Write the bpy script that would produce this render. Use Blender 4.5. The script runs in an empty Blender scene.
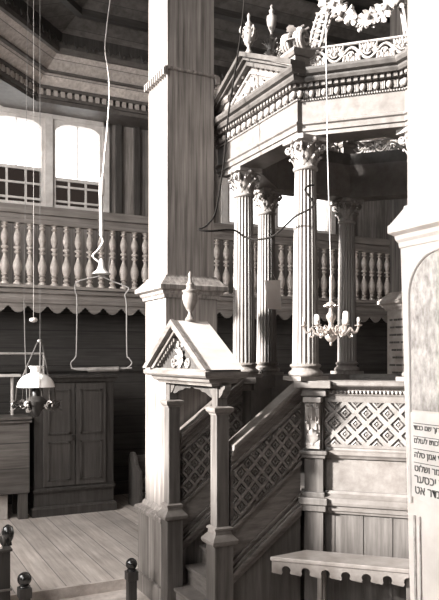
import bpy, math, random
from mathutils import Vector, Matrix
random.seed(7)
PI = math.pi
V = Vector
scene = bpy.context.scene
COL = scene.collection
CA, SA = 0.8949, 0.4462          # room axes against the view axis
CAM_H = 2.2

def at(px, y, d):
    """point seen at pixel (px, y) at depth d"""
    r = (px - 219.5) / 700 * d
    return V((CA * r + SA * d, -SA * r + CA * d, CAM_H - (y - 358) / 700 * d))

# ------------------------------------------------------------------ materials
MATS = {}
def sep(v, t=1.0):
    """sepia tint of a linear grey"""
    return (min(1, v * (1 + .07 * t)), v * (1 - .035 * t), v * (1 - .10 * t), 1)

def mat(name, v, rough=.6, grain=None, amt=.35, tint=1.0, metal=0, bump=.0, stain=.2, bands=None, spec=.4):
    if name in MATS: return MATS[name]
    m = bpy.data.materials.new(name); m.use_nodes = True
    nt = m.node_tree; n = nt.nodes; L = nt.links
    b = n['Principled BSDF']
    b.inputs['Roughness'].default_value = rough
    b.inputs['Metallic'].default_value = metal
    b.inputs['Specular IOR Level'].default_value = spec
    tc = n.new('ShaderNodeTexCoord')
    mp = n.new('ShaderNodeMapping')
    mp.inputs['Scale'].default_value = grain or (8, 8, 8)
    L.new(tc.outputs['Object'], mp.inputs['Vector'])
    no = n.new('ShaderNodeTexNoise'); no.inputs['Scale'].default_value = 1.0
    no.inputs['Detail'].default_value = 6; no.inputs['Roughness'].default_value = .65
    L.new(mp.outputs[0], no.inputs['Vector'])
    cr = n.new('ShaderNodeValToRGB')
    cr.color_ramp.elements[0].position = .30; cr.color_ramp.elements[1].position = .72
    cr.color_ramp.elements[0].color = sep(v * (1 - amt), tint * 1.5)
    cr.color_ramp.elements[1].color = sep(min(.9, v * (1 + amt)), tint)
    L.new(no.outputs['Fac'], cr.inputs['Fac'])
    out = cr.outputs['Color']
    n2 = n.new('ShaderNodeTexNoise'); n2.inputs['Scale'].default_value = 2.3; n2.inputs['Detail'].default_value = 5
    L.new(tc.outputs['Object'], n2.inputs['Vector'])
    r2 = n.new('ShaderNodeValToRGB')
    r2.color_ramp.elements[0].position = .35; r2.color_ramp.elements[1].position = .65
    r2.color_ramp.elements[0].color = (1 - stain,) * 3 + (1,); r2.color_ramp.elements[1].color = (1, 1, 1, 1)
    L.new(n2.outputs['Fac'], r2.inputs['Fac'])
    mx = n.new('ShaderNodeMix'); mx.data_type = 'RGBA'; mx.blend_type = 'MULTIPLY'; mx.inputs[0].default_value = 1
    L.new(out, mx.inputs[6]); L.new(r2.outputs['Color'], mx.inputs[7]); out = mx.outputs[2]
    if bands:                                   # board joints: (axis index, period, darkness)
        ax, per, dk = bands
        sp = n.new('ShaderNodeSeparateXYZ'); L.new(tc.outputs['Object'], sp.inputs[0])
        mu = n.new('ShaderNodeMath'); mu.operation = 'MULTIPLY'; mu.inputs[1].default_value = 1 / per
        L.new(sp.outputs[ax], mu.inputs[0])
        fr = n.new('ShaderNodeMath'); fr.operation = 'FRACT'; L.new(mu.outputs[0], fr.inputs[0])
        lt = n.new('ShaderNodeMath'); lt.operation = 'LESS_THAN'; lt.inputs[1].default_value = .045
        L.new(fr.outputs[0], lt.inputs[0])
        fl = n.new('ShaderNodeMath'); fl.operation = 'FLOOR'; L.new(mu.outputs[0], fl.inputs[0])
        wn = n.new('ShaderNodeTexWhiteNoise'); wn.noise_dimensions = '1D'; L.new(fl.outputs[0], wn.inputs['W'])
        mr = n.new('ShaderNodeMapRange'); mr.inputs['To Min'].default_value = .74; mr.inputs['To Max'].default_value = 1.12
        L.new(wn.outputs['Value'], mr.inputs['Value'])
        m3 = n.new('ShaderNodeVectorMath'); m3.operation = 'SCALE'
        L.new(out, m3.inputs[0]); L.new(mr.outputs[0], m3.inputs['Scale'])
        m4 = n.new('ShaderNodeMix'); m4.data_type = 'RGBA'
        L.new(lt.outputs[0], m4.inputs[0]); L.new(m3.outputs[0], m4.inputs[6]); m4.inputs[7].default_value = sep(v * dk)
        out = m4.outputs[2]
    L.new(out, b.inputs['Base Color'])
    if bump:
        bp = n.new('ShaderNodeBump'); bp.inputs['Strength'].default_value = bump; bp.inputs['Distance'].default_value = .01
        L.new(no.outputs['Fac'], bp.inputs['Height']); L.new(bp.outputs[0], b.inputs['Normal'])
    MATS[name] = m
    return m

GV = (26, 26, 1.6); GX = (1.6, 26, 26); GY = (26, 1.6, 26)
pillar_wood = mat('pillar_wood', .18, .35, (30, 30, .9), .7, bump=.15, spec=.5)
pale_wood_v = mat('pale_wood_vertical', .17, .45, GV, .35, bump=.15)
pale_wood = mat('pale_wood', .11, .5, (9, 9, 9), .3, bump=.1)
carved = mat('pale_carved_wood', .21, .45, (14, 14, 14), .3, .8, bump=.1)
entab_wood = mat('entablature_wood', .11, .45, (12, 12, 12), .3, bump=.1)
mid_wood = mat('mid_wood', .07, .42, GV, .5, bump=.15)
mid_wood_x = mat('mid_wood_lengthwise', .11, .42, (5, 5, 30), .45, bump=.12)
dark_wood = mat('dark_wood', .035, .5, GV, .45, bump=.15)
dark_wood_x = mat('dark_wood_lengthwise', .04, .5, GX, .4, bump=.1)
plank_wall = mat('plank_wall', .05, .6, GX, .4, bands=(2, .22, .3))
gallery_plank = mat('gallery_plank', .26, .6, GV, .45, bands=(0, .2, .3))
baluster_wood = mat('baluster_wood', .48, .45, (12, 12, 12), .3)
floor_mat = mat('floor_boards', .50, .5, GY, .25, bands=(0, .23, .35), bump=.1)
low_floor_mat = mat('lower_floor', .5, .6, (7, 7, 7), .35)
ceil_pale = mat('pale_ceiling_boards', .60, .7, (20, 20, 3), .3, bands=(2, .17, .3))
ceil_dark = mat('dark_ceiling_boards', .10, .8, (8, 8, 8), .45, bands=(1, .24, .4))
plaster = mat('white_plaster', .66, .75, (5, 5, 5), .12, .7, stain=.22, bump=.05)
panel_plaster = mat('worn_panel_plaster', .50, .7, (30, 30, 16), .5, .7, stain=.45)
white_paint = mat('white_paint', .66, .5, (8, 8, 8), .1, .5)
window_paint = mat('window_paint', .68, .5, (8, 8, 8), .15, .6)
white_glass = mat('white_opal_glass', .8, .2, (8, 8, 8), .03, .3, stain=.03)
brass = mat('brass', .42, .32, (20, 20, 20), .25, 1.0, metal=.75)
pale_metal = mat('pale_metal', .55, .35, (20, 20, 20), .2, .6, metal=.3)
grey_metal = mat('grey_metal', .13, .4, (20, 20, 20), .2, .6, metal=.3)
cornice_wood = mat('cornice_wood', .055, .4, (12, 12, 12), .4, bump=.1)
column_wood = mat('column_wood', .15, .45, GV, .3, bump=.1)
lozenge_wood = mat('lozenge_wood', .14, .45, (14, 14, 14), .35, .8, bump=.1)
rail_wood = mat('gallery_handrail_wood', .20, .45, GX, .35)
stair_rail_wood = mat('stair_rail_wood', .11, .35, (5, 5, 30), .4)
matt_black = mat('matt_black', .012, .95, (9, 9, 9), .2, spec=.05)
urn_wood = mat('urn_wood', .16, .4, (12, 12, 12), .4)
bench_wood = mat('bench_wood', .2, .5, (7, 7, 7), .3, bump=.1)
dark_metal = mat('dark_metal', .03, .4, (20, 20, 20), .3, .8)
ink = mat('ink', .10, .7, (20, 20, 20), .2, .5)
paper = mat('paper', .88, .8, (8, 8, 8), .08, .8)
wax = mat('wax', .75, .4, (8, 8, 8), .05, .5)
black_lacquer = mat('black_lacquer', .018, .2, (20, 20, 20), .3, .6, spec=.6)
stone = mat('pale_stone', .4, .8, (6, 6, 6), .3, .8)

def glass(name, tint, gl):
    m = bpy.data.materials.new(name); m.use_nodes = True
    nt = m.node_tree; n = nt.nodes; L = nt.links
    n.remove(n['Principled BSDF'])
    t = n.new('ShaderNodeBsdfTransparent'); t.inputs[0].default_value = tint
    g = n.new('ShaderNodeBsdfGlossy'); g.inputs['Roughness'].default_value = .05
    mx = n.new('ShaderNodeMixShader'); mx.inputs[0].default_value = gl
    L.new(t.outputs[0], mx.inputs[1]); L.new(g.outputs[0], mx.inputs[2]); L.new(mx.outputs[0], n['Material Output'].inputs[0])
    return m
clear_glass = glass('clear_glass', (.95, .95, .95, 1), .06)
dark_view_glass = glass('dark_view_glass', (.10, .088, .083, 1), .05)  # dark tint stands in for the dark outdoors behind the lower panes

# ------------------------------------------------------------------ object plumbing
def wloc(o):
    p = V((0, 0, 0))
    while o: p += o.location; o = o.parent
    return p

class B:
    def __init__(s): s.v = []; s.f = []
    def add(s, vs, fs, M=None):
        k = len(s.v)
        s.v += [(M @ V(p)) if M else V(p) for p in vs]
        s.f += [tuple(i + k for i in f) for f in fs]
        return s
    def box(s, x0, x1, y0, y1, z0, z1, M=None):
        vs = [(x, y, z) for x in (x0, x1) for y in (y0, y1) for z in (z0, z1)]
        return s.add(vs, [(0, 1, 3, 2), (4, 6, 7, 5), (0, 4, 5, 1), (2, 3, 7, 6), (0, 2, 6, 4), (1, 5, 7, 3)], M)
    def frustum(s, r0, r1, z0, z1):
        """r = (x0,x1,y0,y1)"""
        vs = []
        for r, z in ((r0, z0), (r1, z1)):
            vs += [(r[0], r[2], z), (r[1], r[2], z), (r[1], r[3], z), (r[0], r[3], z)]
        return s.add(vs, [(3, 2, 1, 0), (4, 5, 6, 7), (0, 1, 5, 4), (1, 2, 6, 5), (2, 3, 7, 6), (3, 0, 4, 7)])
    def extrude(s, poly, vec, M=None):
        n = len(poly); vec = V(vec)
        vs = [V(p) for p in poly] + [V(p) + vec for p in poly]
        fs = [tuple(range(n))[::-1], tuple(range(n, 2 * n))] + [(i, (i + 1) % n, n + (i + 1) % n, n + i) for i in range(n)]
        return s.add(vs, fs, M)
    def lathe(s, prof, c=(0, 0, 0), seg=20, M=None, flute=None):
        vs = []; fs = []; m = len(prof)
        for j, (r, z) in enumerate(prof):
            for i in range(seg):
                a = 2 * PI * i / seg; rr = r
                if flute and flute[1] <= z <= flute[2]:
                    rr = r - flute[3] * abs(math.sin(a * flute[0] / 2)) ** .7
                vs.append((c[0] + rr * math.cos(a), c[1] + rr * math.sin(a), c[2] + z))
        for j in range(m - 1):
            for i in range(seg):
                k = (i + 1) % seg
                fs.append((j * seg + i, j * seg + k, (j + 1) * seg + k, (j + 1) * seg + i))
        fs.append(tuple(range(seg))[::-1]); fs.append(tuple((m - 1) * seg + i for i in range(seg)))
        return s.add(vs, fs, M)
    def tube(s, pts, r, seg=6, M=None, taper=None):
        pts = [V(p) for p in pts]; n = len(pts); vs = []; fs = []
        up = V((0, 0, 1)); prev = None
        for i, p in enumerate(pts):
            t = (pts[min(i + 1, n - 1)] - pts[max(i - 1, 0)]).normalized()
            a = prev if prev else (up if abs(t.z) < .9 else V((1, 0, 0)))
            x = (a - t * a.dot(t))
            if x.length < 1e-5: x = V((1, 0, 0)) - t * t.x
            x.normalize(); prev = x; y = t.cross(x)
            rr = r * (taper(i / (n - 1)) if taper else 1)
            for k in range(seg):
                an = 2 * PI * k / seg
                vs.append(p + x * math.cos(an) * rr + y * math.sin(an) * rr)
        for i in range(n - 1):
            for k in range(seg):
                l = (k + 1) % seg
                fs.append((i * seg + k, i * seg + l, (i + 1) * seg + l, (i + 1) * seg + k))
        fs.append(tuple(range(seg))[::-1]); fs.append(tuple((n - 1) * seg + k for k in range(seg)))
        return s.add(vs, fs, M)
    def ball(s, c, rx, ry=None, rz=None, seg=10, M=None):
        ry = ry or rx; rz = rz or rx; rows = max(5, seg // 2 + 1); vs = []; fs = []
        for j in range(rows + 1):
            ph = PI * j / rows; ph = min(max(ph, .02), PI - .02)
            for i in range(seg):
                a = 2 * PI * i / seg
                vs.append((c[0] + rx * math.sin(ph) * math.cos(a), c[1] + ry * math.sin(ph) * math.sin(a), c[2] - rz * math.cos(ph)))
        for j in range(rows):
            for i in range(seg):
                k = (i + 1) % seg
                fs.append((j * seg + i, j * seg + k, (j + 1) * seg + k, (j + 1) * seg + i))
        fs.append(tuple(range(seg))[::-1]); fs.append(tuple(rows * seg + i for i in range(seg)))
        return s.add(vs, fs, M)
    def sweep(s, path, prof, closed=True):
        """closed profile of (outward, z) carried round a plan path; outward is to the right of travel"""
        n = len(path); P = [V((p[0], p[1])) for p in path]; offs = []
        for i in range(n):
            a = P[i] - P[i - 1] if (closed or i > 0) else P[1] - P[0]
            b = P[(i + 1) % n] - P[i] if (closed or i < n - 1) else P[-1] - P[-2]
            na = V((a.y, -a.x)).normalized(); nb = V((b.y, -b.x)).normalized()
            m = na + nb; m = m / max(.2, m.dot(na) if m.length > 1e-6 else 1)
            offs.append(m)
        m = len(prof); vs = []; fs = []
        for i in range(n):
            for (o, z) in prof:
                q = P[i] + offs[i] * o; vs.append((q.x, q.y, z))
        for i in range(n if closed else n - 1):
            k = (i + 1) % n
            for j in range(m):
                l = (j + 1) % m
                fs.append((i * m + j, k * m + j, k * m + l, i * m + l))
        if not closed:
            fs.append(tuple(range(m))); fs.append(tuple((n - 1) * m + j for j in range(m))[::-1])
        return s.add(vs, fs)
    def leaf(s, base, d, side, out, ln, w, curl=.5, th=.006):
        """acanthus-like leaf: starts at base, grows along d, curls towards out"""
        base, d, side, out = V(base), V(d), V(side), V(out); N = 5; vs = []; fs = []
        for i in range(N + 1):
            t = i / N
            c = base + d * ln * (t - curl * .35 * t * t * t) + out * ln * curl * t * t
            ww = w * (math.sin(PI * min(1, t * .85 + .15)) ** .6) * (1 - .25 * (i % 2)) / 2
            q = out * th
            vs += [c - side * ww - q * .4, c + q, c + side * ww - q * .4, c - q]
        for i in range(N):
            for j in range(4):
                l = (j + 1) % 4
                fs.append((i * 4 + j, i * 4 + l, i * 4 + 4 + l, i * 4 + 4 + j))
        fs.append((0, 3, 2, 1)); k = N * 4; fs.append((k, k + 1, k + 2, k + 3))
        return s.add(vs, fs)
    def build(s, name, m, parent=None, smooth=False, bevel=0, fix=True, loc=None):
        off = wloc(parent) if parent else V(loc or (0, 0, 0))
        me = bpy.data.meshes.new(name)
        me.from_pydata([tuple(p - off) for p in s.v], [], s.f)
        me.materials.append(m)
        if fix:
            import bmesh
            bm = bmesh.new(); bm.from_mesh(me); bmesh.ops.recalc_face_normals(bm, faces=bm.faces); bm.to_mesh(me); bm.free()
        if smooth:
            for p in me.polygons: p.use_smooth = True
            try: me.set_sharp_from_angle(angle=math.radians(50))
            except Exception: pass
        o = bpy.data.objects.new(name, me); COL.objects.link(o)
        if parent: o.parent = parent
        elif loc: o.location = loc
        if bevel:
            bv = o.modifiers.new('Bevel', 'BEVEL'); bv.width = bevel; bv.segments = 2; bv.limit_method = 'ANGLE'; bv.angle_limit = .7
        return o

def thing(name, loc, label, cat, group=None):
    o = bpy.data.objects.new(name, None); COL.objects.link(o); o.location = loc; o.empty_display_size = .1
    return tag(o, label, cat, group)
def tag(o, label, cat, group=None):
    o['label'] = label; o['category'] = cat
    if group: o['group'] = group
    return o
def struct(o): o['kind'] = 'structure'; return o
def clone(o, parent):
    c = o.copy(); COL.objects.link(c); c.parent = parent
    for ch in list(o.children): clone(ch, c)
    return c
def dup(root, loc, label, group=None, rz=0, sc=None):
    r = root.copy(); COL.objects.link(r); r.location = loc; r['label'] = label
    r.rotation_euler = (0, 0, rz)
    if sc: r.scale = sc
    if group: r['group'] = group
    for ch in list(root.children): clone(ch, r)
    return r

def rect(x0, x1, y0, y1): return [(x0, y0), (x1, y0), (x1, y1), (x0, y1)]

def clip(poly, u0, u1, v0, v1):
    def half(p, k, lim, sgn):
        o = []
        for i in range(len(p)):
            a, b = p[i], p[(i + 1) % len(p)]
            da, db = sgn * (a[k] - lim), sgn * (b[k] - lim)
            if da >= 0: o.append(a)
            if da * db < 0:
                t = da / (da - db); o.append(tuple(a[j] + t * (b[j] - a[j]) for j in range(3)))
        return o
    for k, lim, sg in ((0, u0, 1), (0, u1, -1), (1, v0, 1), (1, v1, -1)):
        if len(poly) < 3: return []
        poly = half(poly, k, lim, sg)
    return poly

def lattice(b, F, u0, u1, v0, v1, a, c, h, sh=0, vm=0):
    """nested lozenges carved in relief; F(u,v,w) -> point"""
    nu = int((u1 - u0) / a) + 2; nv = int((v1 - v0 + sh * (u1 - u0)) / c) + 3
    for i in range(-1, nu + 1):
        for j in range(-1, nv + 1):
            if (i + j) % 2 == 0: continue
            cu = u0 + i * a; cv = v0 + j * c
            def R(s, hh): return [(cu + a * s, cv, hh), (cu, cv + c * s, hh), (cu - a * s, cv, hh), (cu, cv - c * s, hh)]
            rings = [(1, h), (.76, h), (.68, 0), (.50, 0), (.46, h * .8), (.30, h * .9), (.26, h * .25), (.0, h * .8)]
            for (s0, h0), (s1, h1) in zip(rings[:-1], rings[1:]):
                A, C = R(s0, h0), R(s1, h1)
                for k in range(4):
                    l = (k + 1) % 4
                    p = [A[k], A[l], C[l], C[k]] if s1 > 0 else [A[k], A[l], C[l]]
                    if sh: p = [(x_, y_ - sh * x_, w_) for x_, y_, w_ in p]
                    p = clip(p, u0, u1, v0, v1)
                    if len(p) >= 3: b.add([F(*q) for q in p], [tuple(range(len(p)))])

def spiral(F, cu, cv, r0, r1, a0, turns, n=22):
    return [F(cu + (r0 + (r1 - r0) * t) * math.cos(a0 + turns * 2 * PI * t), cv + (r0 + (r1 - r0) * t) * math.sin(a0 + turns * 2 * PI * t), 0) for t in [i / n for i in range(n + 1)]]

def scrollwork(b, F, L, H, r=.011, period=.24):
    """openwork of acanthus scrolls: running vine with spirals and leaf tips"""
    n = max(1, round(L / period)); p = L / n
    ax = lambda u: H / 2 + H * .28 * math.sin(2 * PI * u / p)
    b.tube([F(L * i / 60, ax(L * i / 60), 0) for i in range(61)], r, 6)
    for i in range(n):
        for k in (0, 1):
            cu = p * (i + .25 + .5 * k); sg = -1 if k == 0 else 1
            cv = H / 2 - sg * -.0 + sg * H * -.02
            b.tube(spiral(F, cu, H / 2 + sg * H * .06, H * .36, H * .07, PI / 2 * -sg, sg * 1.35), r * .9, 6, taper=lambda t: 1 - .4 * t)
            p0 = V(F(cu, H / 2, 0)); eu = (V(F(cu + 1, H / 2, 0)) - p0).normalized(); ev = V((0, 0, 1)); ew = eu.cross(ev)
            for q_ in range(5):
                an = (q_ - 2) * .65 + (PI / 2) * sg
                dd = eu * math.cos(an) + ev * math.sin(an); s2 = -eu * math.sin(an) + ev * math.cos(an)
                b.leaf(p0 + dd * H * .16, dd, s2, ew, H * .34, H * .22, .2, .007)
            for da in (-.9, -.3, .3, .9):
                u = cu + da * p * .2
                q0 = V(F(u, H / 2, 0)); q1 = V(F(u + .35 * da * H * .4, H / 2 + sg * H * .42, .004))
                b.tube([q0.lerp(q1, .35), q0.lerp(q1, .7), q1], r * 1.1, 5, taper=lambda t: 1 - .75 * t * t)
            b.ball(F(cu, H / 2 + sg * H * .06, 0), r * 1.6, seg=8)

# ------------------------------------------------------------------ setting
XL, XR, YF, YB = -3.6, 9.6, -3.5, 11.3
ZC = 7.9
struct(B().box(XL, XR, YF, 6.42, -.1, 0).build('floor', low_floor_mat))
struct(B().box(XL, XR, 6.40, YB, -.05, .1).build('floor', floor_mat))
struct(B().box(XL, XR, 6.36, 6.40, 0.0, .1).build('trim_1', low_floor_mat))
# ceiling above
struct(B().box(XL, XR, YF, YB, ZC, ZC + .1).build('ceiling', ceil_dark))
# window holes in the back wall
WZ0, WZ1 = 4.62, 6.04
wins = [(1.62, 2.50), (2.62, 3.46), (5.78, 6.62), (6.80, 8.05)]
wall = B()
xs = XL
for (a, c) in wins:
    wall.box(xs, a, YB, YB + .25, 0, ZC); wall.box(a, c, YB, YB + .25, 0, WZ0); wall.box(a, c, YB, YB + .25, WZ1, ZC); xs = c
wall.box(xs, XR, YB, YB + .25, 0, ZC)
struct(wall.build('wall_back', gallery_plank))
struct(B().box(XR, XR + .2, YF, YB, 0, ZC).build('wall_right', plank_wall))
struct(B().box(XL, XR, YF - .2, YF, 0, ZC).build('wall_front', plank_wall))
# side wall with tall windows that light the room
lw = [(-2.2, -.8), (.3, 1.9), (3.6, 8.0)]
LZ0, LZ1 = 2.9, 7.8
wall = B(); ys = YF
for (a, c) in lw:
    wall.box(XL - .2, XL, ys, a, 0, ZC); wall.box(XL - .2, XL, a, c, 0, LZ0); wall.box(XL - .2, XL, a, c, LZ1, ZC); ys = c
wall.box(XL - .2, XL, ys, YB, 0, ZC)
struct(wall.build('wall_left', gallery_plank))
for i, (a, c) in enumerate(lw):
    w = B()
    w.box(XL - .15, XL - .05, a, a + .07, LZ0, LZ1); w.box(XL - .15, XL - .05, c - .07, c, LZ0, LZ1)
    w.box(XL - .15, XL - .05, a, c, LZ0, LZ0 + .07); w.box(XL - .15, XL - .05, a, c, LZ1 - .07, LZ1)
    w.box(XL - .12, XL - .08, (a + c) / 2 - .02, (a + c) / 2 + .02, LZ0, LZ1)
    for k in range(1, 5): w.box(XL - .12, XL - .08, a, c, LZ0 + k * .72 - .02, LZ0 + k * .72 + .02)
    f = struct(w.build('window_%d' % (i + 5), window_paint))
    B().box(XL - .105, XL - .1, a + .05, c - .05, LZ0 + .05, LZ1 - .05).build('pane', clear_glass, f)
# back windows: frame, lattice of glazing bars, clear upper panes and dark lower panes
for i, (a, c) in enumerate(wins):
    w = B(); y0, y1 = YB - .02, YB + .1
    w.box(a, a + .055, y0, y1, WZ0, WZ1); w.box(c - .055, c, y0, y1, WZ0, WZ1 - .01)
    w.box(a - .002, c + .002, y0 - .006, y1 + .006, WZ0 - .002, WZ0 + .05)
    # segmental head
    N = 14; m = (a + c) / 2; hw = (c - a) / 2
    for k in range(N):
        x0 = a + (c - a) * k / N; x1 = a + (c - a) * (k + 1) / N
        z0 = WZ1 - .05 - .17 * ((x0 - m) / hw) ** 4; z1 = WZ1 - .05 - .17 * ((x1 - m) / hw) ** 4
        w.extrude([(x0, y0 - .004, z0), (x1, y0 - .004, z1), (x1, y0 - .004, WZ1 + .003), (x0, y0 - .004, WZ1 + .003)], (0, y1 - y0 + .008, 0))
    zt = (5.22, 5.10, WZ0 + .04, WZ0 + .04)[i]
    w.box(a, c, y0 + .02, y1 - .02, zt - .03, zt + .02)
    nx = 3 if i != 3 else 5
    for k in range(1, nx): 
        x = a + (c - a) * k / nx
        w.box(x - .016, x + .016, y0 + .034, y1 - .034, WZ0, zt)
    for z in (4.74, 4.98):
        if z < zt - .04: w.box(a, c, y0 + .03, y1 - .03, z - .016, z + .016)
    w.box(m - .008, m + .008, y0 + .04, y1 - .04, zt, WZ1 - .03)
    f = struct(w.build('window_%d' % (i + 1), window_paint))
    B().box(a + .03, c - .03, YB + .045, YB + .05, zt, WZ1 - .06).build('pane', clear_glass, f)
    if i < 2: B().box(a + .03, c - .03, YB + .045, YB + .05, WZ0 + .03, zt).build('dark_pane', dark_view_glass, f)
# casings round the pairs, sill board and pilasters
t = B()
for (a, c) in ((1.62, 3.46), (5.78, 8.05)):
    t.box(a - .12, a, YB - .05, YB, 4.5, WZ1 + .12); t.box(c, c + .10, YB - .05, YB, 4.5, WZ1 + .12)
    t.box(a - .12, c + .10, YB - .05, YB, WZ1, WZ1 + .12)
t.box(2.50, 2.62, YB - .056, YB, 4.49, WZ1 + .1); t.box(6.62, 6.80, YB - .056, YB, 4.49, WZ1 + .1)
struct(t.build('trim_2', window_paint))
t = B()
for x in (3.68, 4.0, 5.4, 8.5): t.box(x, x + .10, YB - .06, YB, 3.2, 6.3)
struct(t.build('trim_3', mid_wood))
struct(B().box(XL, XR, YB - .09, YB - .0, 4.50, 4.60).build('trim_4', rail_wood))
# wall below the gallery, with rails
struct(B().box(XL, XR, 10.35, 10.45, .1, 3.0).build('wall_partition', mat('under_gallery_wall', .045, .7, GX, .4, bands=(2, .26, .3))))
t = B()
t.box(XL, XR, 10.30, 10.35, 2.0, 2.08); t.box(XL, XR, 10.32, 10.35, .1, .3)
for k in range(14): t.box(XL + k * .95, XL + k * .95 + .08, 10.33, 10.35, .3, 2.0)
struct(t.build('trim_5', dark_wood_x))
# gallery floor
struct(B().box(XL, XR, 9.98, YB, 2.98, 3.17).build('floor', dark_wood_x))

# cove ring: dentil cornice, pale planked cove, upper band, dark cove with ragged valance
def ring(q):
    """plan path (travelling so that the outward side faces into the room)"""
    # corner of 45 degrees at (2.25, 10.8); q is the inward offset
    c0 = (-1.0 + .707 * q, 7.55 - .707 * q)
    return [c0, (2.25 + .414 * q, 10.8 - q), (XR, 10.8 - q)]
def strip(b, q0, z0, q1, z1, th=.03):
    A, C = ring(q0), ring(q1)
    vs = [(p[0], p[1], z0) for p in A] + [(p[0], p[1], z1) for p in C] + [(p[0], p[1], z0 + th) for p in A] + [(p[0], p[1], z1 + th) for p in C]
    vs = [(x_, y_, z_ - .17) for x_, y_, z_ in vs]
    n = len(A); fs = []
    for i in range(n - 1):
        fs += [(i, i + 1, n + i + 1, n + i), (2 * n + i, 2 * n + i + 1, 3 * n + i + 1, 3 * n + i)]
        fs += [(i, i + 1, 2 * n + i + 1, 2 * n + i), (n + i, n + i + 1, 3 * n + i + 1, 3 * n + i)]
    b.add(vs, fs)
def band(b, q0, q1, z0, z1):
    A, C = ring(q0), ring(q1); n = len(A)
    for i in range(n - 1):
        vs = [(p[0], p[1], z - .17) for z in (z0, z1) for p in (A[i], A[i + 1], C[i + 1], C[i])]
        b.add(vs, [(0, 1, 2, 3), (4, 5, 6, 7), (0, 1, 5, 4), (1, 2, 6, 5), (2, 3, 7, 6), (3, 0, 4, 7)])
b = B(); band(b, -.60, .02, 6.28, 6.34); band(b, -.02, .06, 6.34, 6.40); band(b, 0, .10, 6.47, 6.52)
struct(b.build('trim_6', pale_wood))
b = B()
R = ring(.03)
for i in range(2):
    a, c = V(R[i]), V(R[i + 1]); L = (c - a).length; d = (c - a) / L; nrm = V((d.y, -d.x))
    k = 0
    while k * .11 < L - .05:
        p = a + d * (k * .11 + .03); q = p + d * .06; r = q + nrm * .05; s_ = p + nrm * .05
        b.add([(w.x, w.y, z) for z in (6.215, 6.305) for w in (p, q, r, s_)], [(3, 2, 1, 0), (4, 5, 6, 7), (0, 1, 5, 4), (1, 2, 6, 5), (2, 3, 7, 6), (3, 0, 4, 7)]); k += 1
struct(b.build('trim_7', mat('pale_dentils', .45, .6, (9, 9, 9), .2)))
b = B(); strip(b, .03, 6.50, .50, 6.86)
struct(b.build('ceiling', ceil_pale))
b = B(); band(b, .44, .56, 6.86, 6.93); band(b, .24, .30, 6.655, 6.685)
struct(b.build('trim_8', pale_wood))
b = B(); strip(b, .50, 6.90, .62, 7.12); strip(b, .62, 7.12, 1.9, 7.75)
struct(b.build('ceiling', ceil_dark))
b = B(); band(b, .95, 1.05, 7.24, 7.34); band(b, 1.4, 1.52, 7.46, 7.56)
struct(b.build('trim_9', dark_wood_x))
b = B()                                   # ragged cut-out valance over the upper band
R = ring(.60)
for i in range(2):
    a, c = V(R[i]), V(R[i + 1]); L = (c - a).length; d = (c - a) / L
    n = int(L / .17)
    for k in range(n):
        p = a + d * (L * k / n); q = a + d * (L * (k + 1) / n); h = .05 + .05 * ((k * 7) % 3) / 2
        m = (p + q) / 2
        b.extrude([(p.x, p.y, 7.03), (p.x, p.y, 6.85), (p.lerp(q, .25).x, p.lerp(q, .25).y, 6.83 - h), (m.x, m.y, 6.81), (p.lerp(q, .75).x, p.lerp(q, .75).y, 6.83 - h * .6), (q.x, q.y, 6.85), (q.x, q.y, 7.03)], (.01, -.02, 0))
struct(b.build('trim_10', dark_wood))
# wall above the cornice between ring and back wall
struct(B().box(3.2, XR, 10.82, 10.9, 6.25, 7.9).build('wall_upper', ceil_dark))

# ------------------------------------------------------------------ gallery balustrade
GY0 = 9.93
gal = thing('gallery_balustrade', (1.0, GY0, 2.85), 'long balustrade of pale turned balusters along the edge of the upper gallery', 'balustrade')
X0, X1 = -.2, 9.5
B().box(X0, X1, GY0 - .09, GY0 + .09, 4.20, 4.32).box(X0, X1, GY0 - .06, GY0 + .06, 4.07, 4.13).box(X0, X1, GY0 - .05, GY0 + .05, 4.13, 4.20).build('handrail', rail_wood, gal, bevel=.008)
B().box(X0, X1, GY0 - .11, GY0 + .11, 3.17, 3.215).box(X0, X1, GY0 - .04, GY0 + .05, 3.02, 3.17).build('base_rail', mat('gallery_rail_wood', .26, .5, GX, .3), gal, bevel=.006)
B().box(X0, X1, GY0 - .07, GY0 + .02, 2.96, 3.03).box(X0, X1, GY0 - .09, GY0 + .02, 3.10, 3.16).build('moulding', rail_wood, gal, bevel=.01)
b = B(); per = .27; k = 0; x = X0
prof = [(X0, 2.97)]
while x < X1 - per:
    for (t, z) in ((0, 2.92), (.06, 2.925), (.10, 2.90), (.16, 2.895), (.20, 2.87), (.26, 2.865), (.34, 2.84), (.5, 2.83), (.66, 2.84), (.74, 2.865), (.80, 2.87), (.84, 2.895), (.90, 2.90), (.94, 2.925)):
        prof.append((x + t * per, z))
    x += per
prof.append((x, 2.92)); prof.append((x, 2.97))
b.extrude([(p[0], GY0 - .05, p[1]) for p in prof], (0, .03, 0))
b.build('scalloped_valance', rail_wood, gal, fix=True)
bal_prof = [(.045, 0), (.045, .03), (.028, .045), (.024, .06), (.040, .085), (.026, .105), (.022, .12), (.040, .14), (.030, .155),
            (.036, .17), (.050, .22), (.052, .27), (.050, .275), (.050, .285), (.040, .33), (.026, .37), (.018, .405), (.016, .43),
            (.030, .445), (.040, .46), (.022, .475), (.018, .49), (.042, .515), (.042, .525), (.020, .545), (.022, .56),
            (.036, .60), (.042, .64), (.043, .665), (.040, .67), (.034, .71), (.022, .745), (.016, .775), (.032, .79), (.038, .80), (.020, .815), (.020, .83), (.036, .845), (.036, .86)]
bal_me = None; x = -.06; n = 0
bal_prof = [(r * 1.22, z) for r, z in bal_prof]
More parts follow.
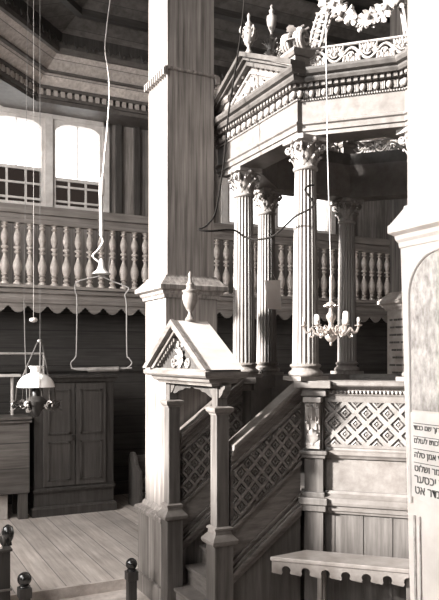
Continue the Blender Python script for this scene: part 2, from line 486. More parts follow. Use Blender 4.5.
while x < X1 - .05:
    if bal_me is None:
        o = B().lathe(bal_prof, seg=14).build('baluster', baluster_wood, None, smooth=True); bal_me = o.data
        o.parent = gal
    else:
        o = bpy.data.objects.new('baluster', bal_me); COL.objects.link(o); o.parent = gal
    o.location = V((x, GY0, 3.213)) - gal.location
    x += .171; n += 1

# ------------------------------------------------------------------ pillars
def pillar(x0, y0, w, label, matv, full=True, low_mat=None, batter=0.0, lk=1.0):
    P = thing('pillar', (x0 + w / 2, y0 + w / 2, 0 if full else 0), label, 'pillar')
    x1, y1 = x0 + w, y0 + w
    o = .022
    if batter:
        B().frustum((x0 + batter, x1 - batter, y0 + batter, y1 - batter), (x0 - o, x1 + o, y0 - o, y1 + o), .0, 2.78).build('lower_shaft', low_mat, P)
    else:
        B().box(x0 - o, x1 + o, y0 - o, y1 + o, .80, 2.78).build('lower_shaft', low_mat or matv, P, bevel=.006)
    B().box(x0, x1, y0, y1, 2.92, ZC - .0).build('upper_shaft', matv, P, bevel=.006)
    R_ = rect(x0, x1, y0, y1)
    B().sweep(R_, [(o_ * (lk if o_ > 0 else 1), z_) for o_, z_ in [(-.1, 2.74), (.04, 2.74), (.045, 2.765), (.06, 2.78), (.065, 2.80), (.09, 2.81), (.10, 2.815), (.10, 2.85), (.085, 2.86), (.02, 2.93), (.015, 2.945), (-.1, 2.945)]]).build('ledge', low_mat or matv, P)
    if not batter:
        B().sweep(R_, [(-.1, .745), (.09, .745), (.105, .755), (.105, .785), (.09, .80), (.05, .815), (.04, .84), (.028, .86), (-.1, .86)]).build('plinth_cap', matv, P)
        B().box(x0 - .076, x1 + .076, y0 - .076, y1 + .076, .17, .75).build('plinth', matv, P, bevel=.005)
        B().box(x0 - .10, x1 + .10, y0 - .10, y1 + .095, 0, .18).build('base_board', matv, P, bevel=.012)
    # upper dentil moulding
    B().sweep(R_, [(-.1, 4.785), (.02, 4.785), (.03, 4.795), (.03, 4.805), (-.1, 4.805)]).build('upper_moulding', matv, P)
    d = B()
    for k in range(11):
        u = -.03 + k * .052
        if u + .03 > w + .03: break
        d.box(x0 - .045, x0 - .005, y0 + u, y0 + u + .028, 4.725, 4.79); d.box(x1 + .005, x1 + .045, y0 + u, y0 + u + .028, 4.725, 4.79)
    d.build('dentils', matv, P)
    return P
pillar(2.372, 5.81, .47, 'tall square wooden pillar with moulded ledge and plinth, behind the small gabled gateway', pillar_wood)
P2 = pillar(2.353, 2.17, .49, 'massive whitewashed pillar with arched inscription panel at the right edge', plaster, low_mat=plaster, batter=.03, lk=.66)
P3 = pillar(5.32, 5.81, .49, 'distant square pillar seen beyond the platform, between balustrade and white pillar', pillar_wood, low_mat=mat('aged_plaster', .34, .7, (8, 8, 8), .3))
# rows of lettering-like courses on the far pillar panel
b = B(); random.seed(3)
for r in range(9):
    z = 2.62 - r * .085
    for side in (0, 1):
        u = .05
        while u < .42:
            l = random.uniform(.05, .11)
            if side == 0: b.box(5.288, 5.299, 5.81 + u, 5.81 + min(u + l, .46), z, z + .022)
            else: b.box(5.32 + u, 5.32 + min(u + l, .46), 5.778, 5.789, z, z + .022)
            u += l + random.uniform(.015, .03)
b.build('worn_inscription', mat('faded_ink', .09, .8, (9, 9, 9), .4), P3)
# --- inscription panel of the near pillar, face towards -X
def slant(z): return 2.353 + .03 - (.052) * z / 2.78
b = B()
cy, cz, rr = 2.415, 2.49, .215
N = 22
outer = [(cy + rr * math.cos(PI * k / N), cz + rr * math.sin(PI * k / N)) for k in range(N + 1)]
pts = [(cy + rr, 1.50)] + outer + [(cy - rr, 1.50)]
b.tube([(slant(z) - .002, y, z) for (y, z) in pts], .011, 8)
b.build('arch_moulding', white_paint, P2, smooth=True)
b = B()
poly = [(cy + .20, 1.95)] + [(cy + .20 * math.cos(PI * k / N), cz + .20 * math.sin(PI * k / N)) for k in range(N + 1)] + [(cy - .20, 1.95)]
b.add([(slant(z) - .004, y, z) for (y, z) in poly], [tuple(range(len(poly)))])
b.build('inscription_field', panel_plaster, P2, fix=False)
b = B()
poly = [(cy + .205, 1.94), (cy + .205, 1.53), (cy + .1, 1.515), (cy, 1.48), (cy - .1, 1.515), (cy - .205, 1.53), (cy - .205, 1.94)]
b.extrude([(slant(z) - .001, y, z) for (y, z) in poly], (-.006, 0, 0))
b.build('text_tablet', white_paint, P2)
b = B()
for (y0_, y1_) in ((2.60, 2.612), (2.565, 2.573)):
    b.extrude([(slant(.1) - .001, y0_, .1), (slant(.1) - .001, y1_, .1), (slant(1.44) - .001, y1_, 1.44), (slant(1.44) - .001, y0_, 1.44)], (-.006, 0, 0))
b.build('panel_border', panel_plaster, P2)
def text(s_, y, z, size, parent):
    cu = bpy.data.curves.new('inscription', 'FONT'); cu.body = s_; cu.size = size; cu.extrude = .0012; cu.align_x = 'LEFT'
    cu.resolution_u = 3; cu.offset = .0006
    o = bpy.data.objects.new('tmp', cu); COL.objects.link(o)
    bpy.context.view_layer.update()
    me = bpy.data.meshes.new_from_object(o.evaluated_get(bpy.context.evaluated_depsgraph_get()))
    bpy.data.objects.remove(o)
    M_ = Matrix(((0, 0, -1, slant(z) - .0085), (-1, 0, 0, y), (0, 1, 0, z), (0, 0, 0, 1)))
    me.transform(Matrix.Translation(-wloc(parent)) @ M_)
    me.materials.clear(); me.materials.append(ink)
    q = bpy.data.objects.new('inscription', me); COL.objects.link(q); q.parent = parent
rows = [('ברוך שם כבוד', 427, .034), ('מלכותו לעולם', 440, .036), ('ועד אמן סלה', 454, .040), ('יאמר ושלוט', 467.5, .044), ('אדר יכסער', 478, .056), ('נדר אט', 489, .056)]
for s_, py, sz in rows: text(s_[::-1], 2.598, 2.2 - (py - 358) * .00483 - sz * .3, sz, P2)
b = B()
for py in (423, 436, 448.5, 462): z = 2.2 - (py - 358) * .00483; b.box(slant(z) - .0095, slant(z) - .008, 2.24, 2.60, z, z + .003)
b.build('ruled_line', ink, P2)

# ------------------------------------------------------------------ bimah
OX, OY, ap, hs = 4.21, 5.205, 1.105, .515
PA, PB = V((OX - ap, OY - hs)), V((OX - ap, OY + hs))
PE, PF = V((OX - hs, OY + ap)), V((OX + hs, OY + ap))
PG, PH = V((OX + ap, OY + hs)), V((OX + ap, OY - hs))
PC, PD = V((OX + hs, OY - ap - .035)), V((OX - hs + .035, OY - ap - .035))
OCT = [PD, PC, PH, PG, PF, PE, PB, PA]           # counter-clockwise
PLAT = 1.13
def octp(k):
    """octagon with its sides moved outwards by k"""
    s = k * math.tan(PI / 8)
    a_, h_ = ap + k, hs + s
    return [(OX - h_ + .035, OY - a_ - .035), (OX + h_, OY - a_ - .035), (OX + a_, OY - h_), (OX + a_, OY + h_), (OX + h_, OY + a_), (OX - h_, OY + a_), (OX - a_, OY + h_), (OX - a_, OY - h_)]
bim = thing('bimah_platform', (OX, OY, 0), 'raised octagonal wooden platform with lozenge-carved parapet under the column canopy', 'platform')
oc = octp(-.02)
B().extrude([(p[0], p[1], 1.03) for p in oc], (0, 0, .10)).build('platform_floor', dark_wood_x, bim)
# lower body panels, mouldings, parapet (open towards the stair)
par_path = [tuple(PA), tuple(PD), tuple(PC), tuple(PH), tuple(PG), tuple(PF), tuple(PE), tuple(PB)]
B().sweep(par_path, [(-.04, 0), (.0, 0), (.0, 1.02), (-.04, 1.02)], closed=True).build('lower_wall', mid_wood, bim)
B().sweep(par_path, [(-.04, .985), (.03, .985), (.035, 1.0), (.05, 1.01), (.055, 1.045), (.08, 1.055), (.085, 1.075), (.085, 1.11), (.06, 1.12), (.03, 1.14), (.02, 1.16), (-.04, 1.16)], closed=True).build('base_moulding', pale_wood, bim)
B().sweep(par_path, [(-.05, 1.15), (.0, 1.15), (.0, 1.9), (-.05, 1.9)], closed=False).build('parapet_wall', entab_wood, bim)
B().sweep(par_path, [(-.02, 1.415), (.022, 1.415), (.03, 1.43), (.045, 1.445), (.045, 1.47), (.02, 1.48), (.015, 1.50), (-.02, 1.50)], closed=False).build('middle_moulding', entab_wood, bim)
B().sweep(par_path, [(-.10, 1.90), (.02, 1.90), (.03, 1.915), (.03, 1.955), (.055, 1.965), (.09, 1.98), (.10, 1.99), (.10, 2.015), (.085, 2.025), (-.10, 2.025)], closed=False).build('parapet_cap', entab_wood, bim)
def side_frame(a, c, out):
    d = (c - a).normalized(); n_ = V((d.y, -d.x))
    return lambda u, v, w: (a.x + d.x * u + n_.x * (out + w), a.y + d.y * u + n_.y * (out + w), v)
Q8 = [(0, 1, 3, 2), (4, 6, 7, 5), (0, 4, 5, 1), (2, 3, 7, 6), (0, 2, 6, 4), (1, 5, 7, 3)]
sides = [(PA, PD), (PD, PC), (PC, PH), (PH, PG), (PG, PF), (PF, PE), (PE, PB)]
for i, (a, c) in enumerate(sides):
    L = (c - a).length; F = side_frame(a, c, .002)
    E0, E1 = .14, (.03 if i == 0 else .12)
    b = B(); lattice(b, F, E0 + .015, L - E1 - .015, 1.525, 1.855, .081, .0825, .022)
    lp = b.build('lozenge_panel', lozenge_wood, bim, fix=False)
    b = B()
    for k in range(int((L - .04) / .03)): b.ball(F(.02 + k * .03, 1.935, .034), .012, .012, .014, seg=6)
    b.build('bead_row', carved, lp, smooth=True)
    F = side_frame(a, c, 0); b = B()
    for (u0, u1, v0, v1) in ((E0, L - E1, 1.50, 1.525), (E0, L - E1, 1.855, 1.90), (E0, E0 + .015, 1.525, 1.855), (L - E1 - .015, L - E1, 1.525, 1.855)):
        b.add([F(u, v, w) for u in (u0, u1) for v in (v0, v1) for w in (0, .024)], Q8)
    b.build('panel_frame', entab_wood, lp)
    for k in range(1, 4):
        u = L * k / 4
        B().add([F(u_, v, w) for u_ in (u - .012, u + .012) for v in (.05, .985) for w in (0, .006)], Q8).build('cover_strip', mid_wood, bim)
# corner piers with carved consoles
names = {}
for P_, nm in ((PA, 'A'), (PD, 'D'), (PB, 'B'), (PE, 'E'), (PF, 'F')):
    dirn = (P_ - V((OX, OY))).normalized()
    # pier faces follow the diagonal sides
    ang = math.radians({'A': -135, 'D': -112.5, 'B': 157.5, 'E': 112.5, 'F': 67.5}[nm])
    n_ = V((math.cos(ang), math.sin(ang))); d = V((-n_.y, n_.x))
    c0 = P_ + (V((.055, -.055)) if nm == 'A' else V((0, 0)))
    def F(u, v, w): return (c0.x + d.x * u + n_.x * w, c0.y + d.y * u + n_.y * w, v)
    def fb(b_, u0, u1, v0, v1, w0, w1):
        b_.add([F(u, v, w) for u in (u0, u1) for v in (v0, v1) for w in (w0, w1)], [(0, 1, 3, 2), (4, 6, 7, 5), (0, 4, 5, 1), (2, 3, 7, 6), (0, 2, 6, 4), (1, 5, 7, 3)])
    if nm == 'D': continue
    p = B(); hw_ = .075
    fb(p, -hw_, hw_, 0, 1.90, -.06, .06)
    pier = p.build('corner_pier', mid_wood, bim, bevel=.004)
    p = B(); fb(p, -.10, .10, 1.00, 1.055, -.06, .09); fb(p, -.115, .115, 1.055, 1.11, -.06, .115); fb(p, -.09, .09, 1.11, 1.15, -.06, .085)
    p.build('base_band', mid_wood, pier, bevel=.006)
    p = B(); fb(p, -.095, .095, 1.415, 1.445, -.06, .085); fb(p, -.11, .11, 1.445, 1.475, -.06, .105)
    p.build('middle_band', mid_wood, pier, bevel=.006)
    p = B(); fb(p, -.10, .10, 1.90, 1.965, -.06, .085); fb(p, -.145, .145, 1.965, 2.022, -.10, .14)
    p.build('cap', entab_wood, pier, bevel=.006)
    if nm in 'AD':
        p = B()
        # scrolled console: side profile extruded across
        prof = [(.06, 1.89), (.135, 1.89), (.14, 1.87), (.115, 1.85), (.125, 1.80), (.12, 1.74), (.10, 1.66), (.085, 1.60), (.088, 1.56), (.105, 1.53), (.10, 1.49), (.06, 1.485)]
        A_ = [V(F(-.055, z, w)) for (w, z) in prof]
        p.extrude(A_, V(F(.055, 0, 0)) - V(F(-.055, 0, 0)))
        fb(p, -.07, .07, 1.855, 1.895, .05, .145)
        q = B(); nn = V((n_.x, n_.y, 0)); dd = V((d.x, d.y, 0))
        q.leaf(F(0, 1.52, .10), (0, 0, 1), dd, nn, .14, .09, .15, .012)
        q.leaf(F(-.03, 1.64, .10), (0, 0, 1), dd, nn, .12, .05, .2, .012); q.leaf(F(.03, 1.64, .10), (0, 0, 1), dd, nn, .12, .05, .2, .012)
        q.leaf(F(0, 1.72, .12), (0, 0, 1), dd, nn, .12, .07, .2, .014)
        for sg in (-1, 1):
            q.tube(spiral(lambda u, v, w: F(u, v, .128), sg * .034, 1.83, .024, .004, PI / 2, sg * 1.5, 14), .007, 5)
            q.ball(F(sg * .045, 1.70, .115), .014); q.ball(F(sg * .035, 1.60, .09), .014)
        co = p.build('console', carved, pier, bevel=.004); q.build('carved_leaf', carved, co, smooth=True)

# columns
def column(loc, label):
    C = thing('column', loc, label, 'column', 'fluted columns carrying the canopy')
    C.scale = (1, 1, .977)
    b = B(); b.box(-.13, .13, -.13, .13, 0, .035)
    b.lathe([(.13, .035), (.14, .045), (.14, .06), (.13, .075), (.112, .085), (.108, .10), (.12, .11), (.125, .12), (.12, .13), (.108, .135)], seg=32)
    b.build('base', column_wood, None, smooth=True).parent = C
    b = B(); pr = []
    H0, H1 = .135, 1.71
    pr.append((.108, H0)); 
    for i in range(9):
        t = i / 8; pr.append((.105 - .019 * t ** 1.3, H0 + .012 + (H1 - H0 - .03) * t))
    pr.append((.088, H1))
    b.lathe(pr, seg=160, flute=(20, H0 + .01, H1 - .005, .011))
    b.build('shaft', column_wood, None, smooth=True).parent = C
    b = B()
    b.lathe([(.088, 1.70), (.100, 1.712), (.100, 1.726), (.086, 1.735), (.086, 1.80), (.092, 1.86), (.105, 1.90), (.125, 1.925)], seg=24)
    # abacus with hollow sides
    pl = []
    for k in range(4):
        a0 = PI / 4 + k * PI / 2
        for t, r_ in ((-.10, .182), (.10, .182), (.3, .152), (.55, .135), (PI / 4, .130), (PI / 2 - .55, .135), (PI / 2 - .3, .152)):
            pl.append((r_ * math.cos(a0 + t), r_ * math.sin(a0 + t), 1.925))
    b.extrude(pl, (0, 0, .038))
    for row, (n, z0, ln, w) in enumerate(((8, 1.735, .085, .06), (8, 1.775, .11, .06))):
        for k in range(n):
            a0 = 2 * PI * (k + .5 * row) / n
            o_ = V((math.cos(a0), math.sin(a0), 0)); s_ = V((-o_.y, o_.x, 0))
            b.leaf(o_ * .085 + V((0, 0, z0)), (0, 0, 1), s_, o_, ln, w, .45, .009)
            b.ball(tuple(o_ * (.085 + ln * .45) + V((0, 0, z0 + ln * .82))), .013, seg=6)
    for k in range(4):
        a0 = PI / 4 + k * PI / 2; o_ = V((math.cos(a0), math.sin(a0), 0))
        F = lambda u, v, w, o_=o_: o_ * (.135 + u) + V((0, 0, 1.885 + v))
        b.tube(spiral(F, 0, 0, .034, .005, PI * .9, 1.6, 18), .011, 6)
        b.tube([o_ * .09 + V((0, 0, 1.81)), o_ * .10 + V((0, 0, 1.86)), o_ * .115 + V((0, 0, 1.905))], .012, 5)
        a1 = k * PI / 2; o1 = V((math.cos(a1), math.sin(a1), 0)); b.ball(tuple(o1 * .13 + V((0, 0, 1.93))), .026, .026, .022, seg=8)
        for dd in (-.28, .28):
            o2 = V((math.cos(a1 + dd), math.sin(a1 + dd), 0)); s2 = V((-o2.y, o2.x, 0)); F2 = lambda u, v, w, o2=o2, s2=s2: o2 * .118 + s2 * u + V((0, 0, 1.89 + v))
            b.tube(spiral(F2, 0, 0, .02, .004, 0, 1.3, 12), .007, 5)
    b.build('capital', carved, None, smooth=True).parent = C
    return C
ZB = 2.022
cA = column((PA.x, PA.y, ZB), 'pale fluted column at the front corner, beside the hanging chandelier')
dup(cA, (PB.x, PB.y, ZB), 'pale fluted column at left end of the pedimented front, nearest the tall wooden pillar')
dup(cA, (PE.x, PE.y, ZB), 'shaded fluted column with a white card hung on it')
dup(cA, (PF.x, PF.y, ZB), 'rear fluted column directly behind the chandelier')
dup(cA, (PD.x, PD.y, ZB), 'fluted column mostly hidden by the white pillar, only its carved capital showing')

# canopy entablature
can = thing('bimah_canopy', (OX, OY, 3.985), 'octagonal carved canopy with entablature and pediment carried on the fluted columns', 'canopy')
ZE = 3.94
INN = -.13
def p_low(z, inn): return [(inn, z), (.09, z), (.09, z + .03), (.105, z + .035), (.105, z + .075), (.12, z + .085), (.12, z + .10), (.095, z + .11), (.095, z + .27), (.10, z + .285), (.10, z + .357), (inn, z + .357)]
def p_top(z, inn): return [(inn, z + .355), (.14, z + .36), (.145, z + .385), (.19, z + .388), (.20, z + .41), (.20, z + .425), (.228, z + .435), (.24, z + .46), (.24, z + .48), (inn, z + .48)]
def entab(path, closed, z=ZE, inn=INN):
    e = B().sweep(path, p_low(z, inn), closed).build('entablature', entab_wood, can)
    B().sweep(path, p_top(z, inn), closed).build('cornice', cornice_wood, e)
    return e
entab([tuple(p) for p in OCT], True)
def trimline(path, b, b2, out, z):
    n = len(path)
    for i in range(n - 1):
        a, c = V(path[i]), V(path[i + 1]); L = (c - a).length; F = side_frame(a, c, out)
        k = 0; st = .048
        m = max(1, int(L / st))
        for k in range(m):
            u = (k + .5) * L / m
            def bx(b_, du, v0, v1, w0, w1):
                b_.add([F(u_, v, w) for u_ in (u - du, u + du) for v in (v0, v1) for w in (w0, w1)], [(0, 1, 3, 2), (4, 6, 7, 5), (0, 4, 5, 1), (2, 3, 7, 6), (0, 2, 6, 4), (1, 5, 7, 3)])
            bx(b, .014, z + .358, z + .386, -.0, .05)
            if k % 2 == 0: b2.ball(F(u, z + .315, .012), .025, .025, .029, seg=8)
            else: 
                for q in (-.012, 0, .012): bx(b2, .0035, z + .288, z + .345, 0, .012) if q == 0 else b2.add([F(u + q + e, v, w) for e in (-.003, .003) for v in (z + .288, z + .345) for w in (0, .012)], [(0, 1, 3, 2), (4, 6, 7, 5), (0, 4, 5, 1), (2, 3, 7, 6), (0, 2, 6, 4), (1, 5, 7, 3)])
        m = int(L / .02)
        for k in range(m): b2.ball(F((k + .5) * L / m, z + .275, -.008), .008, seg=5)
b = B(); b2 = B()
q = .115; op = octp(q)
trimline(op + [op[0]], b, b2, .0, ZE)
# portals: entablature breaks forward on the stair side and on the right-hand side
PW = .62; PX = .11
def portal(face):
    """face W: towards the stair; S: towards the right"""
    if face == 'W':
        T = lambda u, v: (OX - ap - v, OY + (.05 if u > 0 else .20) - u)     # u along, v outwards
    else:
        T = lambda u, v: (OX + u, OY - ap - v)
    pth = [T(-PW + .09, -.25), T(-PW + .09, PX - .09 + .0), T(PW - .09, PX - .09), T(PW - .09, -.25)]
    if face == 'W' or face == 'S':
        pass
    return pth
for face in ('W', 'S'):
    p = portal(face)
    e = entab(p, False, ZE - .001, -.12)
    B().extrude([(x_, y_, ZE + .40) for x_, y_ in p], (0, 0, .078)).build('cornice_top', cornice_wood, e)
    # sweep outward convention: shift for trim
    pp = []
    P3_ = [V(x_) for x_ in p]
    n0 = (P3_[1] - P3_[0]).normalized(); n1 = (P3_[2] - P3_[1]).normalized(); n2 = (P3_[3] - P3_[2]).normalized()
    o0, o1, o2 = V((n0.y, -n0.x)), V((n1.y, -n1.x)), V((n2.y, -n2.x))
    qq = .115
    pp = [tuple(P3_[0] + o0 * qq), tuple(P3_[1] + (o0 + o1) * qq), tuple(P3_[2] + (o1 + o2) * qq), tuple(P3_[3] + o2 * qq)]
    trimline(pp, b, b2, .0, ZE)
b.build('dentil_row', entab_wood, can); b2.build('egg_and_dart_row', carved, can, smooth=True)

def pediment(face, half, rise, c, zb):
    """triangular gable with raking cornice and carved tympanum"""
    if face == 'W': T = lambda u, v, z: V((OX - ap - v, OY + c - u, z))
    else: T = lambda u, v, z: V((OX + c + u, OY - ap - v, z))
    fr = PX - .09 + .24
    ped = B()
    ped.extrude([T(-half, fr - .12, zb), T(half, fr - .12, zb), T(0, fr - .12, zb + rise)], T(0, -.30, 0) - T(0, fr - .12, 0))
    pm = ped.build('pediment', entab_wood, can)
    r = B(); sl = rise / half; L = math.hypot(rise, half); 
    for sg in (-1, 1):
        for (w0, w1, v1) in ((-.0, .035, fr), (.035, .06, fr - .035), (.06, .10, fr - .07)):
            # w measured down from the rake edge
            k = L / half
            A_ = [T(sg * (half), fr - .13, zb + .0), T(0, fr - .13, zb + rise)]
            top = .075
            def pt(s, w, v): return T(sg * half * (1 - s), v, zb + rise * s + top * 0 - w * k + .045)
            vs = [pt(0, w0, fr - .13), pt(1, w0, fr - .13), pt(1, w1, fr - .13), pt(0, w1, fr - .13)]
            r.extrude(vs, T(0, v1, 0) - T(0, fr - .13, 0))
    r.build('raking_cornice', cornice_wood, pm)
    # roof boards behind
    rf = B()
    for sg in (-1, 1):
        h_ = half - .008; vs = [T(sg * h_, fr - .01, zb + .035), T(0, fr - .01, zb + rise + .045), T(0, fr - .01, zb + rise + .02), T(sg * h_, fr - .01, zb - .004)]
        rf.extrude(vs, T(0, -.42, 0) - T(0, fr - .01, 0))
    rf.build('roof_boards', entab_wood, pm)
    t = B()
    cz_ = zb + rise * .36
    for sc in (.60,):
        tri = [T(-half * sc, fr - .112, zb + .035), T(half * sc, fr - .112, zb + .035), T(0, fr - .112, zb + .035 + rise * sc)]
        for i in range(3): t.tube([tri[i], tri[(i + 1) % 3]], .012, 6)
    for sg in (-1, 1):
        for k in range(6):
            s = .1 + k * .14
            t.ball(T(sg * half * .74 * (1 - s), fr - .105, zb + .04 + rise * .74 * s), .020, seg=8)
    # carved leaves and rosette
    t.ball(T(0, fr - .10, zb + rise * .27), .035, seg=10)
    for sg in (-1, 1):
        F_ = lambda u, v, w, sg=sg: T(sg * (.10 + u), fr - .105, zb + .085 + v)
        t.tube(spiral(F_, 0, 0, .055, .01, PI, 1.4, 18), .010, 5)
        F_ = lambda u, v, w, sg=sg: T(sg * (.24 + u), fr - .105, zb + .07 + v)
        t.tube(spiral(F_, 0, 0, .035, .008, PI, 1.2, 14), .009, 5)
        side = (T(1, 0, 0) - T(0, 0, 0)); out = (T(0, 1, 0) - T(0, 0, 0))
        for (u, z, ang_) in ((.03, .13, 1.2), (.06, .06, .3), (.17, .08, .5), (.02, .05, -.4)):
            dd = side * sg * math.cos(ang_) + V((0, 0, math.sin(ang_))); s2 = side * sg * -math.sin(ang_) + V((0, 0, math.cos(ang_)))
            t.leaf(T(sg * u, fr - .115, zb + z), dd, s2, out, .09, .05, .25, .008)
    t.build('carved_tympanum', carved, pm, smooth=True)
    return pm
pediment('W', .825, .38, .12, ZE + .48)
pediment('S', .72, .30, .0, ZE + .48)

# openwork parapet above the cornice
op2 = octp(.10)
for i in range(8):
    a, c = V(op2[i]), V(op2[(i + 1) % 8]); L = (c - a).length
    if i in (0, 6): continue                      # behind the pediments
    F0 = side_frame(a, c, 0)
    z0 = ZE + .49
    b = B()
    F = lambda u, v, w: V(F0(u + .10, z0 + .02 + v, w))
    scrollwork(b, F, L - .20, .165, .0115, .26)
    b.tube([F(0, 0, 0), F(L - .2, 0, 0)], .011, 6); b.tube([F(0, .16, 0), F(L - .2, .16, 0)], .012, 6)
    b.build('openwork_panel', carved, can, smooth=True)
for i in (7, 0, 6, 5, 4, 3):
    p = V(op2[i]); b = B()
    b.box(p.x - .075, p.x + .075, p.y - .075, p.y + .075, ZE + .475, ZE + .60)
    b.sweep(rect(p.x - .075, p.x + .075, p.y - .075, p.y + .075), [(-.02, ZE + .60), (.012, ZE + .60), (.03, ZE + .625), (.03, ZE + .65), (-.02, ZE + .65)])
    b.build('corner_block', entab_wood, can, bevel=.004)
    # scroll rib rising to the crown
    dirn = (V((OX, OY)) - p).normalized(); D3 = V((dirn.x, dirn.y, 0)); S3 = V((-dirn.y, dirn.x, 0))
    P0 = V((p.x, p.y, ZE + .65))
    F = lambda u, v, w, P0=P0, D3=D3, S3=S3: P0 + D3 * u + V((0, 0, v)) + S3 * w
    rib = B()
    for w in (-.08, -.055, -.03, .03, .055, .08):
        sp = lambda u, v, w_, w=w: F(u, v, w)
        rib.tube(spiral(sp, -.03, .085, .085, .012, -.5, -1.9, 34), .016, 7)
        if abs(w) not in (.055,): continue
        curve = [(.05, .045), (.13, .03), (.21, .07), (.27, .18), (.32, .32), (.39, .46), (.50, .58), (.66, .68)]
        c2 = [(u + .05, v - .045) if k > 1 else (u + .02, v - .02) for k, (u, v) in enumerate(curve)]
        rib.tube([F(u, v, w) for u, v in curve], .012, 6)
        rib.tube([F(u + .045, v - .02, w) for u, v in curve[1:]], .012, 6)
    for k in range(len(curve) * 3 - 4):
        t_ = k / 3; i0 = int(t_); f = t_ - i0
        if i0 + 1 >= len(curve): break
        u = curve[i0][0] * (1 - f) + curve[i0 + 1][0] * f; v = curve[i0][1] * (1 - f) + curve[i0 + 1][1] * f
        sg = 1 if k % 2 else -1
        rib.tube([F(u, v, -.055 * sg), F(u + .025, v + .03, .055 * sg)], .008, 5); rib.leaf(F(u, v, .05 * sg), D3 * .3 + V((0, 0, .9)), S3, S3 * sg, .06, .04, .5, .006)
        rib.ball(F(u + .022, v, .0), .013, seg=6)
        rib.leaf(F(u, v, 0), D3 * .3 + V((0, 0, .9)), S3, -D3, .06, .04, .5, .006)
    for k in range(6):
        a_ = k * PI / 3; rib.leaf(F(-.03 + .075 * math.cos(a_), .085 + .075 * math.sin(a_), 0), D3 * math.cos(a_ + .7) + V((0, 0, math.sin(a_ + .7))), S3, D3 * math.cos(a_) + V((0, 0, math.sin(a_))), .06, .10, .3, .010)
    rib.build('scroll_rib', carved, can, smooth=True)
# garlands between the ribs
random.seed(11)
for (i, j) in ((7, 0),):
    a, c = V(octp(-.20)[i]), V(octp(-.20)[j])
    b = B(); N = 26; pts = []
    for k in range(N + 1):
        t = k / N; p = a.lerp(c, t); z = 5.22 - .30 * (1 - (2 * t - 1) ** 2)
        pts.append(V((p.x, p.y, z)))
    b.tube(pts, .014, 6)
    d = (c - a).normalized(); D3 = V((d.x, d.y, 0)); out = V((d.y, -d.x, 0))
    for p in pts:
        for k in range(4):
            an = random.uniform(0, 2 * PI)
            dd = D3 * math.cos(an) + V((0, 0, math.sin(an))); s2 = -D3 * math.sin(an) + V((0, 0, math.cos(an)))
            b.leaf(p + out * random.uniform(-.01, .02), dd, s2, out, random.uniform(.07, .12), .055, .25, .007)
        if random.random() < .4: b.ball(p + out * .03 + V((0, 0, random.uniform(-.02, .02))), .024, seg=8)
    mid = pts[N // 2]
    for k in range(6):
        an = -PI / 2 + (k - 2.5) * .3
        dd = D3 * math.cos(an) + V((0, 0, math.sin(an))); s2 = -D3 * math.sin(an) + V((0, 0, math.cos(an)))
        b.leaf(mid + out * .02, dd, s2, out, .09, .045, .3, .007)
    b.build('leaf_garland', carved, can, smooth=True)

# urn finials
def urn(loc, h, label, m, fancy=True):
    U = thing('urn_finial', loc, label, 'finial')
    s = h / .34; b = B()
    pr = [(.032, 0), (.036, .01), (.022, .03), (.014, .05), (.013, .06), (.028, .08), (.045, .115), (.054, .15), (.055, .175), (.048, .19), (.056, .2), (.056, .208), (.03, .215), (.024, .235), (.03, .25), (.014, .27), (.010, .30), (.016, .315), (.008, .33), (.003, .34)]
    b.lathe([(r * s, z * s) for r, z in pr], loc, 20)
    b.build('body', m, U, smooth=True)
    if fancy:
        q = B()
        for k in range(8):
            a = k * PI / 4; o_ = V((math.cos(a), math.sin(a), 0)); t_ = V((-o_.y, o_.x, 0))
            q.leaf(V(loc) + o_ * .03 * s + V((0, 0, .085 * s)), (0, 0, 1), t_, o_, .085 * s, .035 * s, .35, .006 * s)
        for sg in (-1, 1):
            q.tube([V(loc) + V((0, sg * x, z)) * s for x, z in ((.05, .19), (.075, .21), (.085, .18), (.07, .14), (.05, .125))], .007 * s, 5)
            q.tube([V(loc) + V((sg * x, 0, z)) * s for x, z in ((.05, .19), (.075, .21), (.085, .18), (.07, .14), (.05, .125))], .007 * s, 5)
        q.build('carved_handles', m, U, smooth=True)
    return U
zr = ZE + .48 + .38 + .035
urn((2.94, OY + .12, zr), .36, 'small pale urn finial on the tip of the canopy pediment', carved)
u2 = thing('urn_finial', (3.17, OY + .12, zr), 'taller dark-footed urn finial rising behind the pediment tip', 'finial')
L2 = V((3.17, OY + .12, zr))
b = B(); b.lathe([(.05, 0), (.05, .03), (.03, .05), (.035, .12), (.045, .17), (.03, .2), (.02, .215)], L2, 16)
for k in range(8):
    a = k * PI / 4; o_ = V((math.cos(a), math.sin(a), 0)); b.leaf(L2 + o_ * .03 + V((0, 0, .06)), (0, 0, 1), V((-o_.y, o_.x, 0)), o_, .12, .05, .5, .008)
    b.leaf(L2 + o_ * .03, (0, 0, 1), V((-o_.y, o_.x, 0)), o_, .08, .05, .5, .008)
b.build('leafy_foot', mid_wood, u2, smooth=True)
b = B(); b.lathe([(r_ * .8, z_ * .88) for r_, z_ in [(.02, .21), (.014, .27), (.03, .30), (.05, .35), (.056, .40), (.05, .42), (.055, .43), (.03, .44), (.02, .46), (.03, .475), (.03, .49), (.01, .51), (.02, .53), (.004, .55)]], L2, 18)
b.build('vase', carved, u2, smooth=True)

